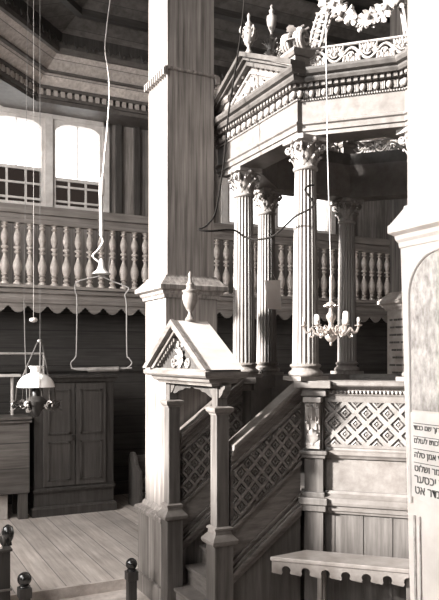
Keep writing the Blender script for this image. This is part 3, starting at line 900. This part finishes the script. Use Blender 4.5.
# ------------------------------------------------------------------ staircase
st = thing('staircase', (2.45, 5.2, 0), 'short straight wooden stair with carved sloping balustrades climbing to the platform', 'staircase')
YN, YFAR = 4.69, 5.665
for k in range(6):
    z = .225 + k * .16; x0 = 2.35 + k * .14; x1 = x0 + .17
    B().box(x0 - .02, min(x1, 3.10), YN + .03, YFAR - .03, z - .03, z).box(x0, x0 + .02, YN + .032, YFAR - .032, max(0, z - .19), z - .03).build('tread', mid_wood_x, st, bevel=.004)
xA, xB = 2.42, 3.045
sl = .75
def rail_side(y, sgn, m1, m2, nm):
    """y: centre plane of the balustrade, sgn: outer side (-1 faces the camera)"""
    x0 = xA; L = xB - xA
    def zz(x, base): return base + sl * (x - 2.356)
    def slab(b_, za, zb_, y0, y1, xs=xA, xe=xB):
        b_.extrude([(xs, y0, zz(xs, za)), (xe, y0, zz(xe, za)), (xe, y0, zz(xe, zb_)), (xs, y0, zz(xs, zb_))], (0, y1 - y0, 0))
    b = B(); slab(b, .50, 1.44, y - .02, y + .02); w = b.build('stair_balustrade', m1, st)
    b = B(); slab(b, 1.41, 1.455, y - .05, y + .05); slab(b, 1.455, 1.50, y - .075, y + .075); slab(b, 1.36, 1.41, y - .03, y + .03)
    b.build('handrail', stair_rail_wood, w, bevel=.008)
    b = B(); slab(b, .845, .875, y - .045, y + .045); slab(b, .875, .90, y - .032, y + .032)
    slab(b, 1.30, 1.335, y - .032, y + .032)
    b.build('panel_moulding', m2, w, bevel=.004)
    b = B(); slab(b, .50, .54, y - .06, y + .06); slab(b, .54, .565, y - .04, y + .04); slab(b, .60, .62, y - .035, y + .035); slab(b, .44, .50, y - .035, y + .035)
    b.build('string_moulding', m2, w, bevel=.005)
    b = B()
    for s_ in (-1, 1):
        F = lambda u, v, w_, s_=s_: (xA + u, y + s_ * (.022 + w_), v + sl * (xA + u - 2.356))
        lattice(b, F, .02, L - .01, .905, 1.295, .060, .064, .026, sl)
    b.build('lozenge_panel', m2, w, fix=False)
    return w
rail_side(YN, -1, mid_wood_x, mid_wood_x, 'near')
rail_side(YFAR, 1, mid_wood_x, mid_wood_x, 'far')
# boarding closing the side of the stair down to the floor
B().extrude([(2.42, YN - .01, .0), (3.05, YN - .01, .0), (3.05, YN - .01, .98), (2.42, YN - .01, .51)], (0, .02, 0)).build('side_boarding', mat('dull_boarding', .07, .6, GV, .5), st)

# ------------------------------------------------------------------ gateway at the foot of the stair
gt = thing('stair_gateway', (2.35, 5.16, 0), 'small wooden gateway with two square posts and a pitched gable roof at the stair foot', 'gateway')
for (yc, w0) in ((4.70, .078), (5.628, .074)):
    x = 2.345; hw = .053
    B().box(x - hw, x + hw, yc - hw, yc + hw, .90, 1.80).box(x - hw + .008, x + hw - .008, yc - hw + .008, yc + hw - .008, 1.80, 2.0).build('post', mid_wood, gt, bevel=.006)
    po = gt.children[-1]
    for c_ in gt.children:
        if c_.name.startswith('post'): po = c_
    B().box(x - w0, x + w0, yc - w0, yc + w0, 0, .82).build('pedestal', mid_wood, po, bevel=.006)
    b = B(); R_ = rect(x - hw, x + hw, yc - hw, yc + hw)
    b.sweep(R_, [(-.03, .81), (.040, .81), (.052, .825), (.052, .845), (.040, .86), (.014, .89), (.012, .915), (.022, .92), (.022, .935), (.005, .945), (-.03, .945)])
    b.build('base_moulding', entab_wood, po)
    b = B(); b.sweep(R_, [(-.03, 1.775), (.006, 1.775), (.008, 1.785), (.024, 1.80), (.028, 1.815), (.028, 1.83), (.004, 1.84), (-.03, 1.84)])
    b.build('capital_moulding', entab_wood, po)
    b = B()
    prof = [(0, 1.995), (.10, 1.995), (.095, 1.975), (.07, 1.96), (.05, 1.93), (.02, 1.91), (0, 1.90)]
    for s_ in (-1, 1):
        if yc > 5 and s_ > 0: continue
        b = B(); b.extrude([(x - .03, yc + s_ * (.045 + u), z) for u, z in prof], (.06, 0, 0))
        b.build('bracket', mid_wood, po)
gx0, gx1, gy0, gy1 = 2.145, 2.50, 4.53, 5.80
b = B(); RR = rect(gx0 + .1, gx1 - .1, gy0 + .1, gy1 - .1)
b.sweep(RR, [(-.05, 1.995), (.0, 1.995), (.01, 2.01), (.035, 2.02), (.045, 2.045), (.085, 2.055), (.10, 2.07), (.10, 2.10), (-.05, 2.10)])
b.box(gx0 + .1, gx1 - .1, gy0 + .1, gy1 - .1, 1.99, 2.095)
b.build('cornice', mid_wood_x, gt)
# arched fretted head between posts
b = B(); pr = [(4.77, 1.995)]
ym, hwid = 5.16, .39
for k in range(17):
    t = k / 16; y = ym - hwid + 2 * hwid * t
    z = 1.90 + .07 * math.sin(PI * t) - .015 * abs(math.sin(6 * PI * t))
    pr.append((y, z))
pr.append((5.555, 1.995))
b.extrude([(2.325, p[0], p[1]) for p in pr], (.03, 0, 0)); b.build('fretted_head', dark_wood_x, gt)
yc_, zr_, ze_ = (gy0 + gy1) / 2, 2.50, 2.115
B().box(gx0 + .05, gx1 - .05, gy0 + .03, gy1 - .03, 2.10, 2.116).build('roof_base', mid_wood_x, gt)
gx1 = 2.46
b = B(); h2 = (gy1 - gy0) / 2
for s_ in (-1, 1):
    b.extrude([(gx0 - .005, yc_ + s_ * h2, ze_ - .0), (gx0 - .005, yc_, zr_), (gx0 - .005, yc_, zr_ - .045), (gx0 - .005, yc_ + s_ * (h2 - .055), ze_)], (gx1 - gx0 + .01, 0, 0))
roof = b.build('roof', mat('lit_roof_board', .40, .5, (4, 9, 9), .14, .8, stain=.1), gt)  # light from above left is put into the roof's pale base colour
b = B()
b.extrude([(gx0 + .09, gy0 + .07, ze_), (gx0 + .09, gy1 - .07, ze_), (gx0 + .09, yc_, zr_ - .05)], (.02, 0, 0))
gab = b.build('gable', dark_wood_x, gt)
b = B()
for s_ in (-1, 1):
    b.extrude([(gx0 - .008, yc_ + s_ * (h2 + .005), ze_ + .005), (gx0 - .008, yc_, zr_ + .01), (gx0 - .008, yc_, zr_ - .05), (gx0 - .008, yc_ + s_ * (h2 - .09), ze_ + .005)], (.03, 0, 0))
    b.extrude([(gx0 + .03, yc_ + s_ * (h2 - .10), ze_ + .0), (gx0 + .03, yc_, zr_ - .055), (gx0 + .03, yc_, zr_ - .085), (gx0 + .03, yc_ + s_ * (h2 - .155), ze_)], (.06, 0, 0))
    for k in range(9):
        s = .08 + k * .095
        b.box(gx0 + .05, gx0 + .09, yc_ + s_ * (h2 - .19) * (1 - s) - .012, yc_ + s_ * (h2 - .19) * (1 - s) + .012, ze_ + (zr_ - ze_ - .13) * s, ze_ + (zr_ - ze_ - .13) * s + .03)
b.build('bargeboard', mid_wood_x, gab)
b = B(); gp = V((gx0 + .08, yc_, ze_ + .09))
b.ball(gp, .03, seg=10)
for k in range(8):
    a = k * PI / 4; dd = V((0, math.cos(a), math.sin(a))); s2 = V((0, -math.sin(a), math.cos(a)))
    b.leaf(gp + dd * .015, dd, s2, V((-1, 0, 0)), .085, .05, .3, .008)
for s_ in (-1, 1):
    F = lambda u, v, w, s_=s_: gp + V((0, s_ * (.14 + u), -.04 + v)); b.tube(spiral(F, 0, 0, .045, .008, PI, 1.4, 16), .009, 5)
    F = lambda u, v, w, s_=s_: gp + V((0, s_ * (.05 + u), .11 + v)); b.tube(spiral(F, 0, 0, .028, .006, PI, 1.3, 16), .008, 5)
b.build('carved_ornament', carved, gab, smooth=True)
urn((2.31, yc_, zr_ + .0), .40, 'pale turned urn finial standing on the ridge of the little gateway', urn_wood, False)

# ------------------------------------------------------------------ bench in front of the parapet
dg = (PD - PA).normalized(); ng = V((dg.y, -dg.x))
def G(u, v, z): return V((PA.x + dg.x * u + ng.x * v, PA.y + dg.y * u + ng.y * v, z))
def gbox(b, u0, u1, v0, v1, z0, z1):
    b.add([G(u, v, z) for u in (u0, u1) for v in (v0, v1) for z in (z0, z1)], [(0, 1, 3, 2), (4, 6, 7, 5), (0, 4, 5, 1), (2, 3, 7, 6), (0, 2, 6, 4), (1, 5, 7, 3)])
bo = G(.5, .25, 0)
bench = thing('bench', bo, 'narrow pale wooden bench with scalloped apron against the platform parapet', 'bench')
b = B(); b.extrude([G(-.19, .40, .675), G(1.15, .40, .675), G(1.15, .125, .675), G(.03, .125, .675)], (0, 0, .032)); b.build('seat', bench_wood, bench, bevel=.006)
b = B(); u = -.18; pr = [(u, .675)]
per = .148
while u < 1.12:
    pr.append((u, .585))
    pr.append((u + .075, .575)); pr.append((u + .083, .59))
    for k in range(9):
        a_ = PI + .5 - (PI + 1.0) * k / 8
        pr.append((u + .111 + .034 * math.cos(a_), .612 + .030 * math.sin(a_)))
    pr.append((u + .140, .59)); u += per
pr += [(u, .585), (u, .675)]
b.extrude([G(p[0], .385, p[1]) for p in pr], G(0, .365, 0) - G(0, .385, 0)); b.build('scalloped_apron', bench_wood, bench)
for u in (.16, .80):
    b = B(); gbox(b, u, u + .035, .31, .355, 0, .675); b.build('leg', pale_wood_v, bench, bevel=.004)
    b = B(); gbox(b, u, u + .035, .15, .20, 0, .675); b.build('leg', pale_wood_v, bench, bevel=.004)

# ------------------------------------------------------------------ cupboard, desk, pew and posts at left
cx0, cx1, cy0, cy1, cz0, cz1 = 1.93, 3.02, 9.33, 9.85, .10, 1.96
cup = thing('cupboard', ((cx0 + cx1) / 2, (cy0 + cy1) / 2, .1), 'tall dark two-door wooden cupboard standing under the gallery', 'cupboard')
cm = mat('cupboard_wood', .045, .5, GV, .4, bump=.15); cmd = mat('cupboard_door_wood', .06, .5, GV, .4, bump=.15)
B().box(cx0, cx1, cy0 + .02, cy1, .20, cz1 - .02).build('carcass', cm, cup, bevel=.006)
B().sweep(rect(cx0, cx1, cy0, cy1), [(-.05, .10), (.03, .10), (.03, .20), (.01, .23), (-.05, .23)]).sweep(rect(cx0, cx1, cy0, cy1), [(-.05, .42), (.012, .42), (.018, .45), (.0, .47), (-.05, .47)]).build('base_moulding', cm, cup)
B().sweep(rect(cx0, cx1, cy0, cy1), [(-.06, 1.88), (.01, 1.88), (.03, 1.92), (.055, 1.94), (.055, 1.97), (-.06, 1.97)]).box(cx0, cx1, cy0, cy1, 1.93, 1.965).build('cornice', cm, cup)
cmx = (cx0 + cx1) / 2
for (a, c) in ((cx0 + .12, cmx - .008), (cmx + .008, cx1 - .12)):
    d = B().box(a, c, cy0 - .005, cy0 + .02, .49, 1.86).build('door', cmd, cup, bevel=.003)
    b = B()
    for (z0, z1) in ((.56, 1.08), (1.18, 1.78)):
        for (p0, p1, q0, q1) in ((a + .06, c - .06, z0, z0 + .02), (a + .06, c - .06, z1 - .02, z1), (a + .06, a + .08, z0, z1), (c - .08, c - .06, z0, z1)):
            b.box(p0, p1, cy0 - .018, cy0 - .004, q0, q1)
    b.build('panel_bead', cmd, d)
B().box(cmx - .045, cmx - .03, cy0 - .03, cy0 - .004, 1.10, 1.17).build('handle', dark_metal, cup)

# desk at the far left
dk = thing('desk', (1.35, 9.45, .1), 'pale plank desk box on square legs at the left edge, below the hanging lamp', 'desk')
B().box(.75, 1.86, 9.28, 9.80, .44, 1.40).build('body', mat('desk_wood', .12, .55, GX, .4, bands=(2, .33, .35)), dk, bevel=.006)
B().box(.72, 1.885, 9.25, 9.82, 1.40, 1.435).box(.72, 1.885, 9.245, 9.27, 1.36, 1.385).build('top', pale_wood, dk, bevel=.005)
for (x, y) in ((1.72, 9.30), (1.72, 9.68), (.80, 9.30), (.80, 9.68)): B().box(x, x + .12, y, y + .1, .1, .45).build('leg', mid_wood, dk, bevel=.004)
bx_ = B().box(1.12, 1.60, 9.38, 9.62, .1, .42).build('crate', stone, None, bevel=.01); tag(bx_, 'low pale chest on the floor underneath the plank desk', 'box')

# thin rail behind the lamp
b = B(); b.tube([(.6, 9.6, 2.26), (2.12, 9.6, 2.26)], .016, 8); b.tube([(2.11, 9.6, 2.26), (2.11, 9.6, 1.97)], .014, 8)
rl = b.build('hanging_rail', pale_metal); tag(rl, 'thin white rail with bent end running behind the hanging oil lamp', 'rail')
b = B(); b.box(.4, 1.80, 9.56, 9.72, 1.95, 1.985); b.tube([(1.2, 9.64, 1.436), (1.2, 9.64, 1.96)], .02, 6); b.tube([(1.7, 9.64, 1.436), (1.7, 9.64, 1.96)], .02, 6)
sh = b.build('shelf', window_paint); tag(sh, 'small shelf on posts standing on the plank desk', 'shelf')

# low pew end beside the pillar
pw = thing('pew', (3.7, 9.4, .1), 'low brown pew with rounded end, half hidden behind the tall wooden pillar', 'pew')
prof = [(9.15, .1), (9.6, .1), (9.6, .75), (9.57, .82), (9.5, .86), (9.42, .86), (9.36, .82), (9.30, .70), (9.15, .62)]
for x in (3.32, 4.5): B().extrude([(x, y, z) for y, z in prof], (.05, 0, 0)).build('end_panel', mid_wood, pw, bevel=.006)
B().box(3.37, 4.5, 9.20, 9.5, .48, .52).build('seat', mid_wood_x, pw)
B().box(3.37, 4.5, 9.52, 9.56, .3, .80).build('backrest', mid_wood_x, pw)

# ball-topped posts and reading stand at the lower left
def ball_post(px, ytop, d, dia, zfloor, label):
    p = at(px, ytop, d); t = thing('ball_post', (p.x, p.y, zfloor), label, 'post', 'ball-topped posts at lower left'); r = dia / 2
    zc = p.z - r
    B().ball((p.x, p.y, zc), r, seg=20).build('ball', black_lacquer, t, smooth=True)
    B().lathe([(.035, zc - r - .012), (.045, zc - r - .002), (.032, zc - r + .012)], (p.x, p.y, 0), 18).build('neck', black_lacquer, t, smooth=True)
    B().box(p.x - .05, p.x + .05, p.y - .05, p.y + .05, zc - r - .09, zc - r - .01).box(p.x - .04, p.x + .04, p.y - .04, p.y + .04, zfloor, zc - r - .09).build('shaft', dark_wood, t, bevel=.006)
ball_post(24.5, 572, 5.5, .11, 0, 'low dark post with a glossy ball top at lower left, nearest the camera')
ball_post(131.5, 558, 6.25, .105, 0, 'low dark ball-topped post beside the plinth of the tall wooden pillar')
s0 = at(10, 600, 5.75)
rs = thing('pew', (s0.x - .4, s0.y, 0), 'dark pew at the lower left corner with a white book lying on top', 'pew')
ztop = at(10, 548, 5.75).z
B().box(s0.x - .9, s0.x, s0.y - .02, s0.y + .42, .0, ztop - .02).build('body', dark_wood, rs, bevel=.005)
B().box(s0.x - .9, s0.x + .01, s0.y - .04, s0.y - .02, .30, .315).build('edge_strip', pale_wood, rs)
B().box(s0.x - .92, s0.x + .015, s0.y - .04, s0.y + .44, ztop - .02, ztop).build('top', dark_wood_x, rs, bevel=.004)
b = B(); b.lathe([(.035, 0), (.03, .03), (.045, .06), (.052, .10), (.04, .15), (.012, .17)], (s0.x + .0, s0.y + .10, ztop), 16); b.build('knob', black_lacquer, rs, smooth=True)
pp_ = B().box(s0.x - .32, s0.x - .06, s0.y + .0, s0.y + .34, ztop, ztop + .022).build('book', paper, None, bevel=.003); tag(pp_, 'white book lying flat on the dark pew at lower left', 'book')

# ------------------------------------------------------------------ hanging lamps
def path(pts, n=8):
    """smooth curve through points"""
    P = [V(p) for p in pts]; out = []
    for i in range(len(P) - 1):
        a = P[max(i - 1, 0)]; b_ = P[i]; c = P[i + 1]; d = P[min(i + 2, len(P) - 1)]
        for k in range(n):
            t = k / n
            out.append(.5 * ((2 * b_) + (c - a) * t + (2 * a - 5 * b_ + 4 * c - d) * t * t + (3 * b_ - a - 3 * c + d) * t ** 3))
    out.append(P[-1]); return out
# opal-shade oil lamp
dl = 7.3
c = at(36, 387, dl)
lamp = thing('hanging_oil_lamp', (c.x, c.y, c.z - .3), 'brass hanging oil lamp with a white glass dome shade and chains', 'lamp')
S = dl / 700
b = B(); prof = [(18.5, 0), (18.2, 2.2), (17, 5.5), (14.4, 9), (10.5, 12), (6.8, 13.4), (5.4, 14.4), (5.2, 17.5), (6.8, 20), (7.2, 21)]
inner = [(r - .5, z - .1) for r, z in prof][::-1]
pts_ = prof + inner
vs = []; fs = []; seg = 40
for r, z in pts_:
    for i in range(seg): vs.append((c.x + r * S * math.cos(2 * PI * i / seg), c.y + r * S * math.sin(2 * PI * i / seg), c.z + z * S))
for j in range(len(pts_)):
    for i in range(seg): fs.append((j * seg + i, j * seg + (i + 1) % seg, ((j + 1) % len(pts_)) * seg + (i + 1) % seg, ((j + 1) % len(pts_)) * seg + i))
b.add(vs, fs); b.build('lamp_shade', white_glass, lamp, smooth=True)
b = B(); b.lathe([(2 * S, -30 * S), (4 * S, -28 * S), (5 * S, -24 * S), (10 * S, -20 * S), (11 * S, -14 * S), (7 * S, -10 * S), (4 * S, -9 * S), (4 * S, -3 * S), (2 * S, 0)], c, 24); b.build('oil_reservoir', dark_metal, lamp, smooth=True)
b = B(); b.lathe([(2 * S, -2 * S), (2.6 * S, 2 * S), (1.7 * S, 8 * S), (1.7 * S, 20 * S)], c, 16); b.build('glass_chimney', clear_glass, lamp, smooth=True)
b = B()
for k in range(6):
    a = k * PI / 3; o_ = V((math.cos(a), math.sin(a), 0)); t_ = V((-o_.y, o_.x, 0)); base = c + V((0, 0, -17 * S))
    F = lambda u, v, w, o_=o_: base + o_ * (19 * S + u) + V((0, 0, v))
    b.tube(spiral(F, 0, 0, 6 * S, 1.5 * S, PI, 1.4, 16), .009, 5)
    for q in range(3): b.leaf(F(0, -.02, 0), o_ * .5 + V((0, 0, .6 - q * .6)), t_, o_, .10, .07, .3, .006)
    b.tube([base + o_ * 5 * S, base + o_ * 12 * S + V((0, 0, -.02)), base + o_ * 20 * S + V((0, 0, .02)), c + o_ * 18.6 * S], .007, 5)
b.build('leafy_mount', mat('dark_brass', .09, .4, (20, 20, 20), .4, 1, metal=.5), lamp, smooth=True)
ringz = c + V((0, 0, 47 * S)); ringz = at(40, 341, dl)
b = B()
for k in range(3):
    a = k * 2 * PI / 3 + .5; o_ = V((math.cos(a), math.sin(a), 0)); b.tube([c + o_ * 18.6 * S, ringz + o_ * 2 * S], .0065, 5)
b.ball(ringz, .03, .03, .02, seg=10)
b.tube([ringz, V((ringz.x, ringz.y, 7.6))], .0028, 5)
q = at(30, 300, dl); b.tube([at(24, 300, dl - .05), at(25, 345, dl - .05), at(27, 403, dl - .2)], .005, 5); b.tube([at(24, 300, dl - .05), V((q.x, q.y, 7.6))], .002, 5)
b.build('chain', grey_metal, lamp, smooth=True)
b = B(); w_ = at(33.5, 320, dl); b.ball(w_, .045, .045, .026, seg=14); b.tube([w_, V((w_.x, w_.y, 7.6))], .002, 5); b.ball(at(27, 404, dl - .2), .03, seg=10)
b.build('counterweight', pale_metal, lamp, smooth=True)

# twin-arm lamp frame with small bell shade
d2 = 7.6
c = at(101.5, 274, d2); S = d2 / 700
tf = thing('twin_arm_lamp', (c.x, c.y, c.z), 'wire trapeze lamp frame with small white bell shade hung from a long cord', 'lamp')
b = B(); b.lathe([(9.5 * S, 0), (8 * S, 1.5 * S), (5 * S, 3.5 * S), (3.2 * S, 7 * S), (2.4 * S, 12 * S), (1.5 * S, 15 * S)], c + V((0, 0, 0)), 28); b.build('bell_shade', white_glass, tf, smooth=True)
b = B(); b.tube([at(101, 192, d2), at(101.5, 236, d2)], .022, 10); b.tube([at(102, 179, d2), at(101.5, 195, d2)], .03, 10); b.build('tube_holder', white_paint, tf, smooth=True)
b = B(); b.tube(path([at(101, 236, d2), at(103, 242, d2), at(98, 250, d2), at(93, 256, d2), at(99, 262, d2)]), .012, 6)
b.tube(path([at(110, 0, d2), at(107, 25, d2), at(105, 50, d2), at(108.5, 75, d2), at(109, 100, d2), at(107, 130, d2), at(104, 160, d2), at(102, 182, d2)]), .0052, 6)
top_ = at(110, 0, d2); b.tube([top_, V((top_.x, top_.y, 7.7))], .0052, 6)
b.build('cord', pale_metal, tf, smooth=True)
b = B(); fr = [at(101.5, 276, d2), at(86, 279, d2), at(76, 283, d2), at(75.5, 292, d2), at(77, 300, d2), at(76.5, 350, d2), at(75, 358, d2), at(71, 363, d2), at(74, 369, d2), at(88, 370, d2)]
b.tube(path(fr, 5), .0075, 6)
fr = [at(101.5, 276, d2), at(112, 281, d2), at(124, 285.5, d2), at(129, 289, d2), at(125, 295, d2), at(126.5, 305, d2), at(127, 352, d2), at(129, 358, d2), at(132, 363, d2), at(127, 368, d2), at(119, 369, d2)]
b.tube(path(fr, 5), .0075, 6); b.tube([at(71, 368.5, d2), at(132, 368, d2)], .008, 6); b.tube([at(108, 272, d2), at(110, 258, d2)], .007, 5)
b.build('wire_frame', grey_metal, tf, smooth=True)
b = B(); b.tube([at(88, 370, d2), at(119, 369, d2)], .028, 10); b.build('grip_bar', mid_wood, tf, smooth=True)

# chandelier in front of the platform
d3 = 4.95; S = d3 / 700
c = at(331, 327, d3)
ch = thing('chandelier', (c.x, c.y, c.z), 'small brass chandelier with curled arms and candle cups hanging on a long cord', 'chandelier')
b = B(); b.lathe([(.6 * S, -19 * S), (1.5 * S, -18 * S), (1.2 * S, -15.5 * S), (3.5 * S, -14 * S), (6 * S, -11 * S), (6.2 * S, -8 * S), (4 * S, -5.5 * S), (2.2 * S, -4 * S), (3.5 * S, 0), (2.2 * S, 3 * S), (3.2 * S, 6 * S), (4.8 * S, 9 * S), (4.8 * S, 12 * S), (2.4 * S, 15 * S), (2 * S, 18 * S), (2.5 * S, 20 * S), (6 * S, 21 * S), (4.5 * S, 24 * S), (1.6 * S, 25.5 * S), (1.3 * S, 32 * S), (2 * S, 36 * S), (1.2 * S, 40 * S), (1.6 * S, 48 * S), (.6 * S, 52 * S)], c, 24)
for k in range(8):
    a = k * PI / 4; b.ball(c + V((math.cos(a) * 6.5 * S, math.sin(a) * 6.5 * S, 21 * S)), 1.2 * S, seg=6)
b.build('baluster_stem', brass, ch, smooth=True)
for k in range(6):
    a = k * PI / 3 + .46 - .0; o_ = V((math.cos(a), math.sin(a), 0)); F = lambda u, v, o_=o_: c + o_ * u * S + V((0, 0, v * S))
    b = B(); b.tube(path([F(2, 0), F(6, -5), F(11, -8), F(16, -6), F(19, -1), F(22, -5), F(25, -5), F(27, 0)], 4), .0085, 6)
    b.tube(path([F(9, -6), F(9, -1), F(12, 1), F(14, -2), F(12, -4)], 4), .006, 5); b.tube(path([F(16, -6), F(18, -10), F(21, -9), F(20, -6)], 4), .006, 5)
    b.lathe([(.5 * S, 0), (3.8 * S, 1.2 * S), (4 * S, 1.8 * S), (1.5 * S, 2.2 * S), (1.6 * S, 5 * S), (2 * S, 5.6 * S)], F(27, 0), 14)
    arm = b.build('arm', brass, ch, smooth=True)
    b = B(); b.lathe([(1.3 * S, 3 * S), (1.3 * S, 9 * S), (.4 * S, 9.4 * S)], F(27, 0), 12)
    if k % 3 == 1: b.lathe([(2.4 * S, 3 * S), (3 * S, 6 * S), (2.9 * S, 12 * S), (2 * S, 14 * S)], F(27, 0), 14)
    b.build('candle', wax, arm, smooth=True)
b = B(); b.tube([c + V((0, 0, 50 * S)), at(327.5, 150, d3), at(325.5, 0, d3), at(325, 0, d3) + V((0, 0, 2.2))], .004, 6); b.build('cord', grey_metal, ch, smooth=True)

# draped cable
pts = [at(249, -60, 5.9), at(243, 15, 5.9), at(237, 60, 5.9), at(229, 110, 5.9), at(224, 160, 5.85), at(218, 200, 5.8), at(214, 216, 5.8), at(206, 226, 5.8), at(199, 229.5, 5.8), at(210, 231, 5.8), at(233, 230, 5.9), at(245, 237, 5.9), at(258, 239.5, 5.8), at(273, 236, 5.7), at(285, 226, 5.55), at(296, 216, 5.4), at(308, 210, 5.37), at(313.5, 204, 5.36), at(309, 196, 5.36), at(305, 190, 5.36), at(308, 186, 5.37), at(314, 185, 5.38)]
b = B(); b.tube(path(pts, 6), .0085, 6)
cb = b.build('draped_cable', matt_black, None, smooth=True); tag(cb, 'dark cable draped in a loop across the fluted columns', 'cable')
# card hanging on the shaded column
q = at(273, 295, 7.15)
ex = V((CA, -SA, 0)); ey = V((SA, CA, 0))
b = B(); A_ = [q + ex * x + V((0, 0, z)) for x, z in ((-.085, .15), (.075, .152), (.085, -.15), (-.06, -.142))]
b.extrude(A_, ey * .004); b.tube([q + ex * -.02 + V((0, 0, .15)), q + ex * -.01 + V((0, 0, .24)) + ey * .03, q + ex * .03 + V((0, 0, .15))], .002, 4)
cd = b.build('paper_card', paper); tag(cd, 'blank white card hanging on a rear fluted column', 'card')

# ------------------------------------------------------------------ light, world, camera
w = bpy.data.worlds.new('World'); scene.world = w; w.use_nodes = True
bg = w.node_tree.nodes['Background']; bg.inputs[0].default_value = (1, .985, .96, 1); bg.inputs[1].default_value = 4.0
for i, (a, c_) in enumerate(lw):
    ld = bpy.data.lights.new('window_light', 'AREA'); ld.shape = 'RECTANGLE'; ld.size = LZ1 - LZ0 - .2; ld.size_y = c_ - a - .15
    ld.energy = [10, 340, 720][i]; ld.color = (1, .985, .955)
    lo = bpy.data.objects.new('window_light', ld); COL.objects.link(lo)
    lo.location = (XL + .03, (a + c_) / 2, (LZ0 + LZ1) / 2); lo.rotation_euler = (0, -PI / 2, 0)
sd = bpy.data.lights.new('sun', 'SUN'); sd.energy = 44.0; sd.angle = math.radians(5); sd.color = (1, .985, .955)
so = bpy.data.objects.new('sun', sd); COL.objects.link(so)
el, az = math.radians(18), math.radians(-4)
so.rotation_euler = V((math.cos(el) * math.cos(az), math.cos(el) * math.sin(az), -math.sin(el))).to_track_quat('-Z', 'Y').to_euler()
so.location = (-12, 8, 9)
cam = bpy.data.cameras.new('Camera'); co = bpy.data.objects.new('Camera', cam); COL.objects.link(co)
cam.sensor_fit = 'VERTICAL'; cam.sensor_height = 24; cam.sensor_width = 24 * 439 / 600; cam.lens = 28
cam.shift_y = 58 / 600; cam.clip_start = .05
co.location = (0, 0, CAM_H); co.rotation_euler = (PI / 2, 0, -math.atan2(SA, CA))
scene.camera = co
scene.view_settings.view_transform = 'Standard'; scene.view_settings.look = 'None'
scene.view_settings.exposure = 0.0; scene.view_settings.gamma = 1.0
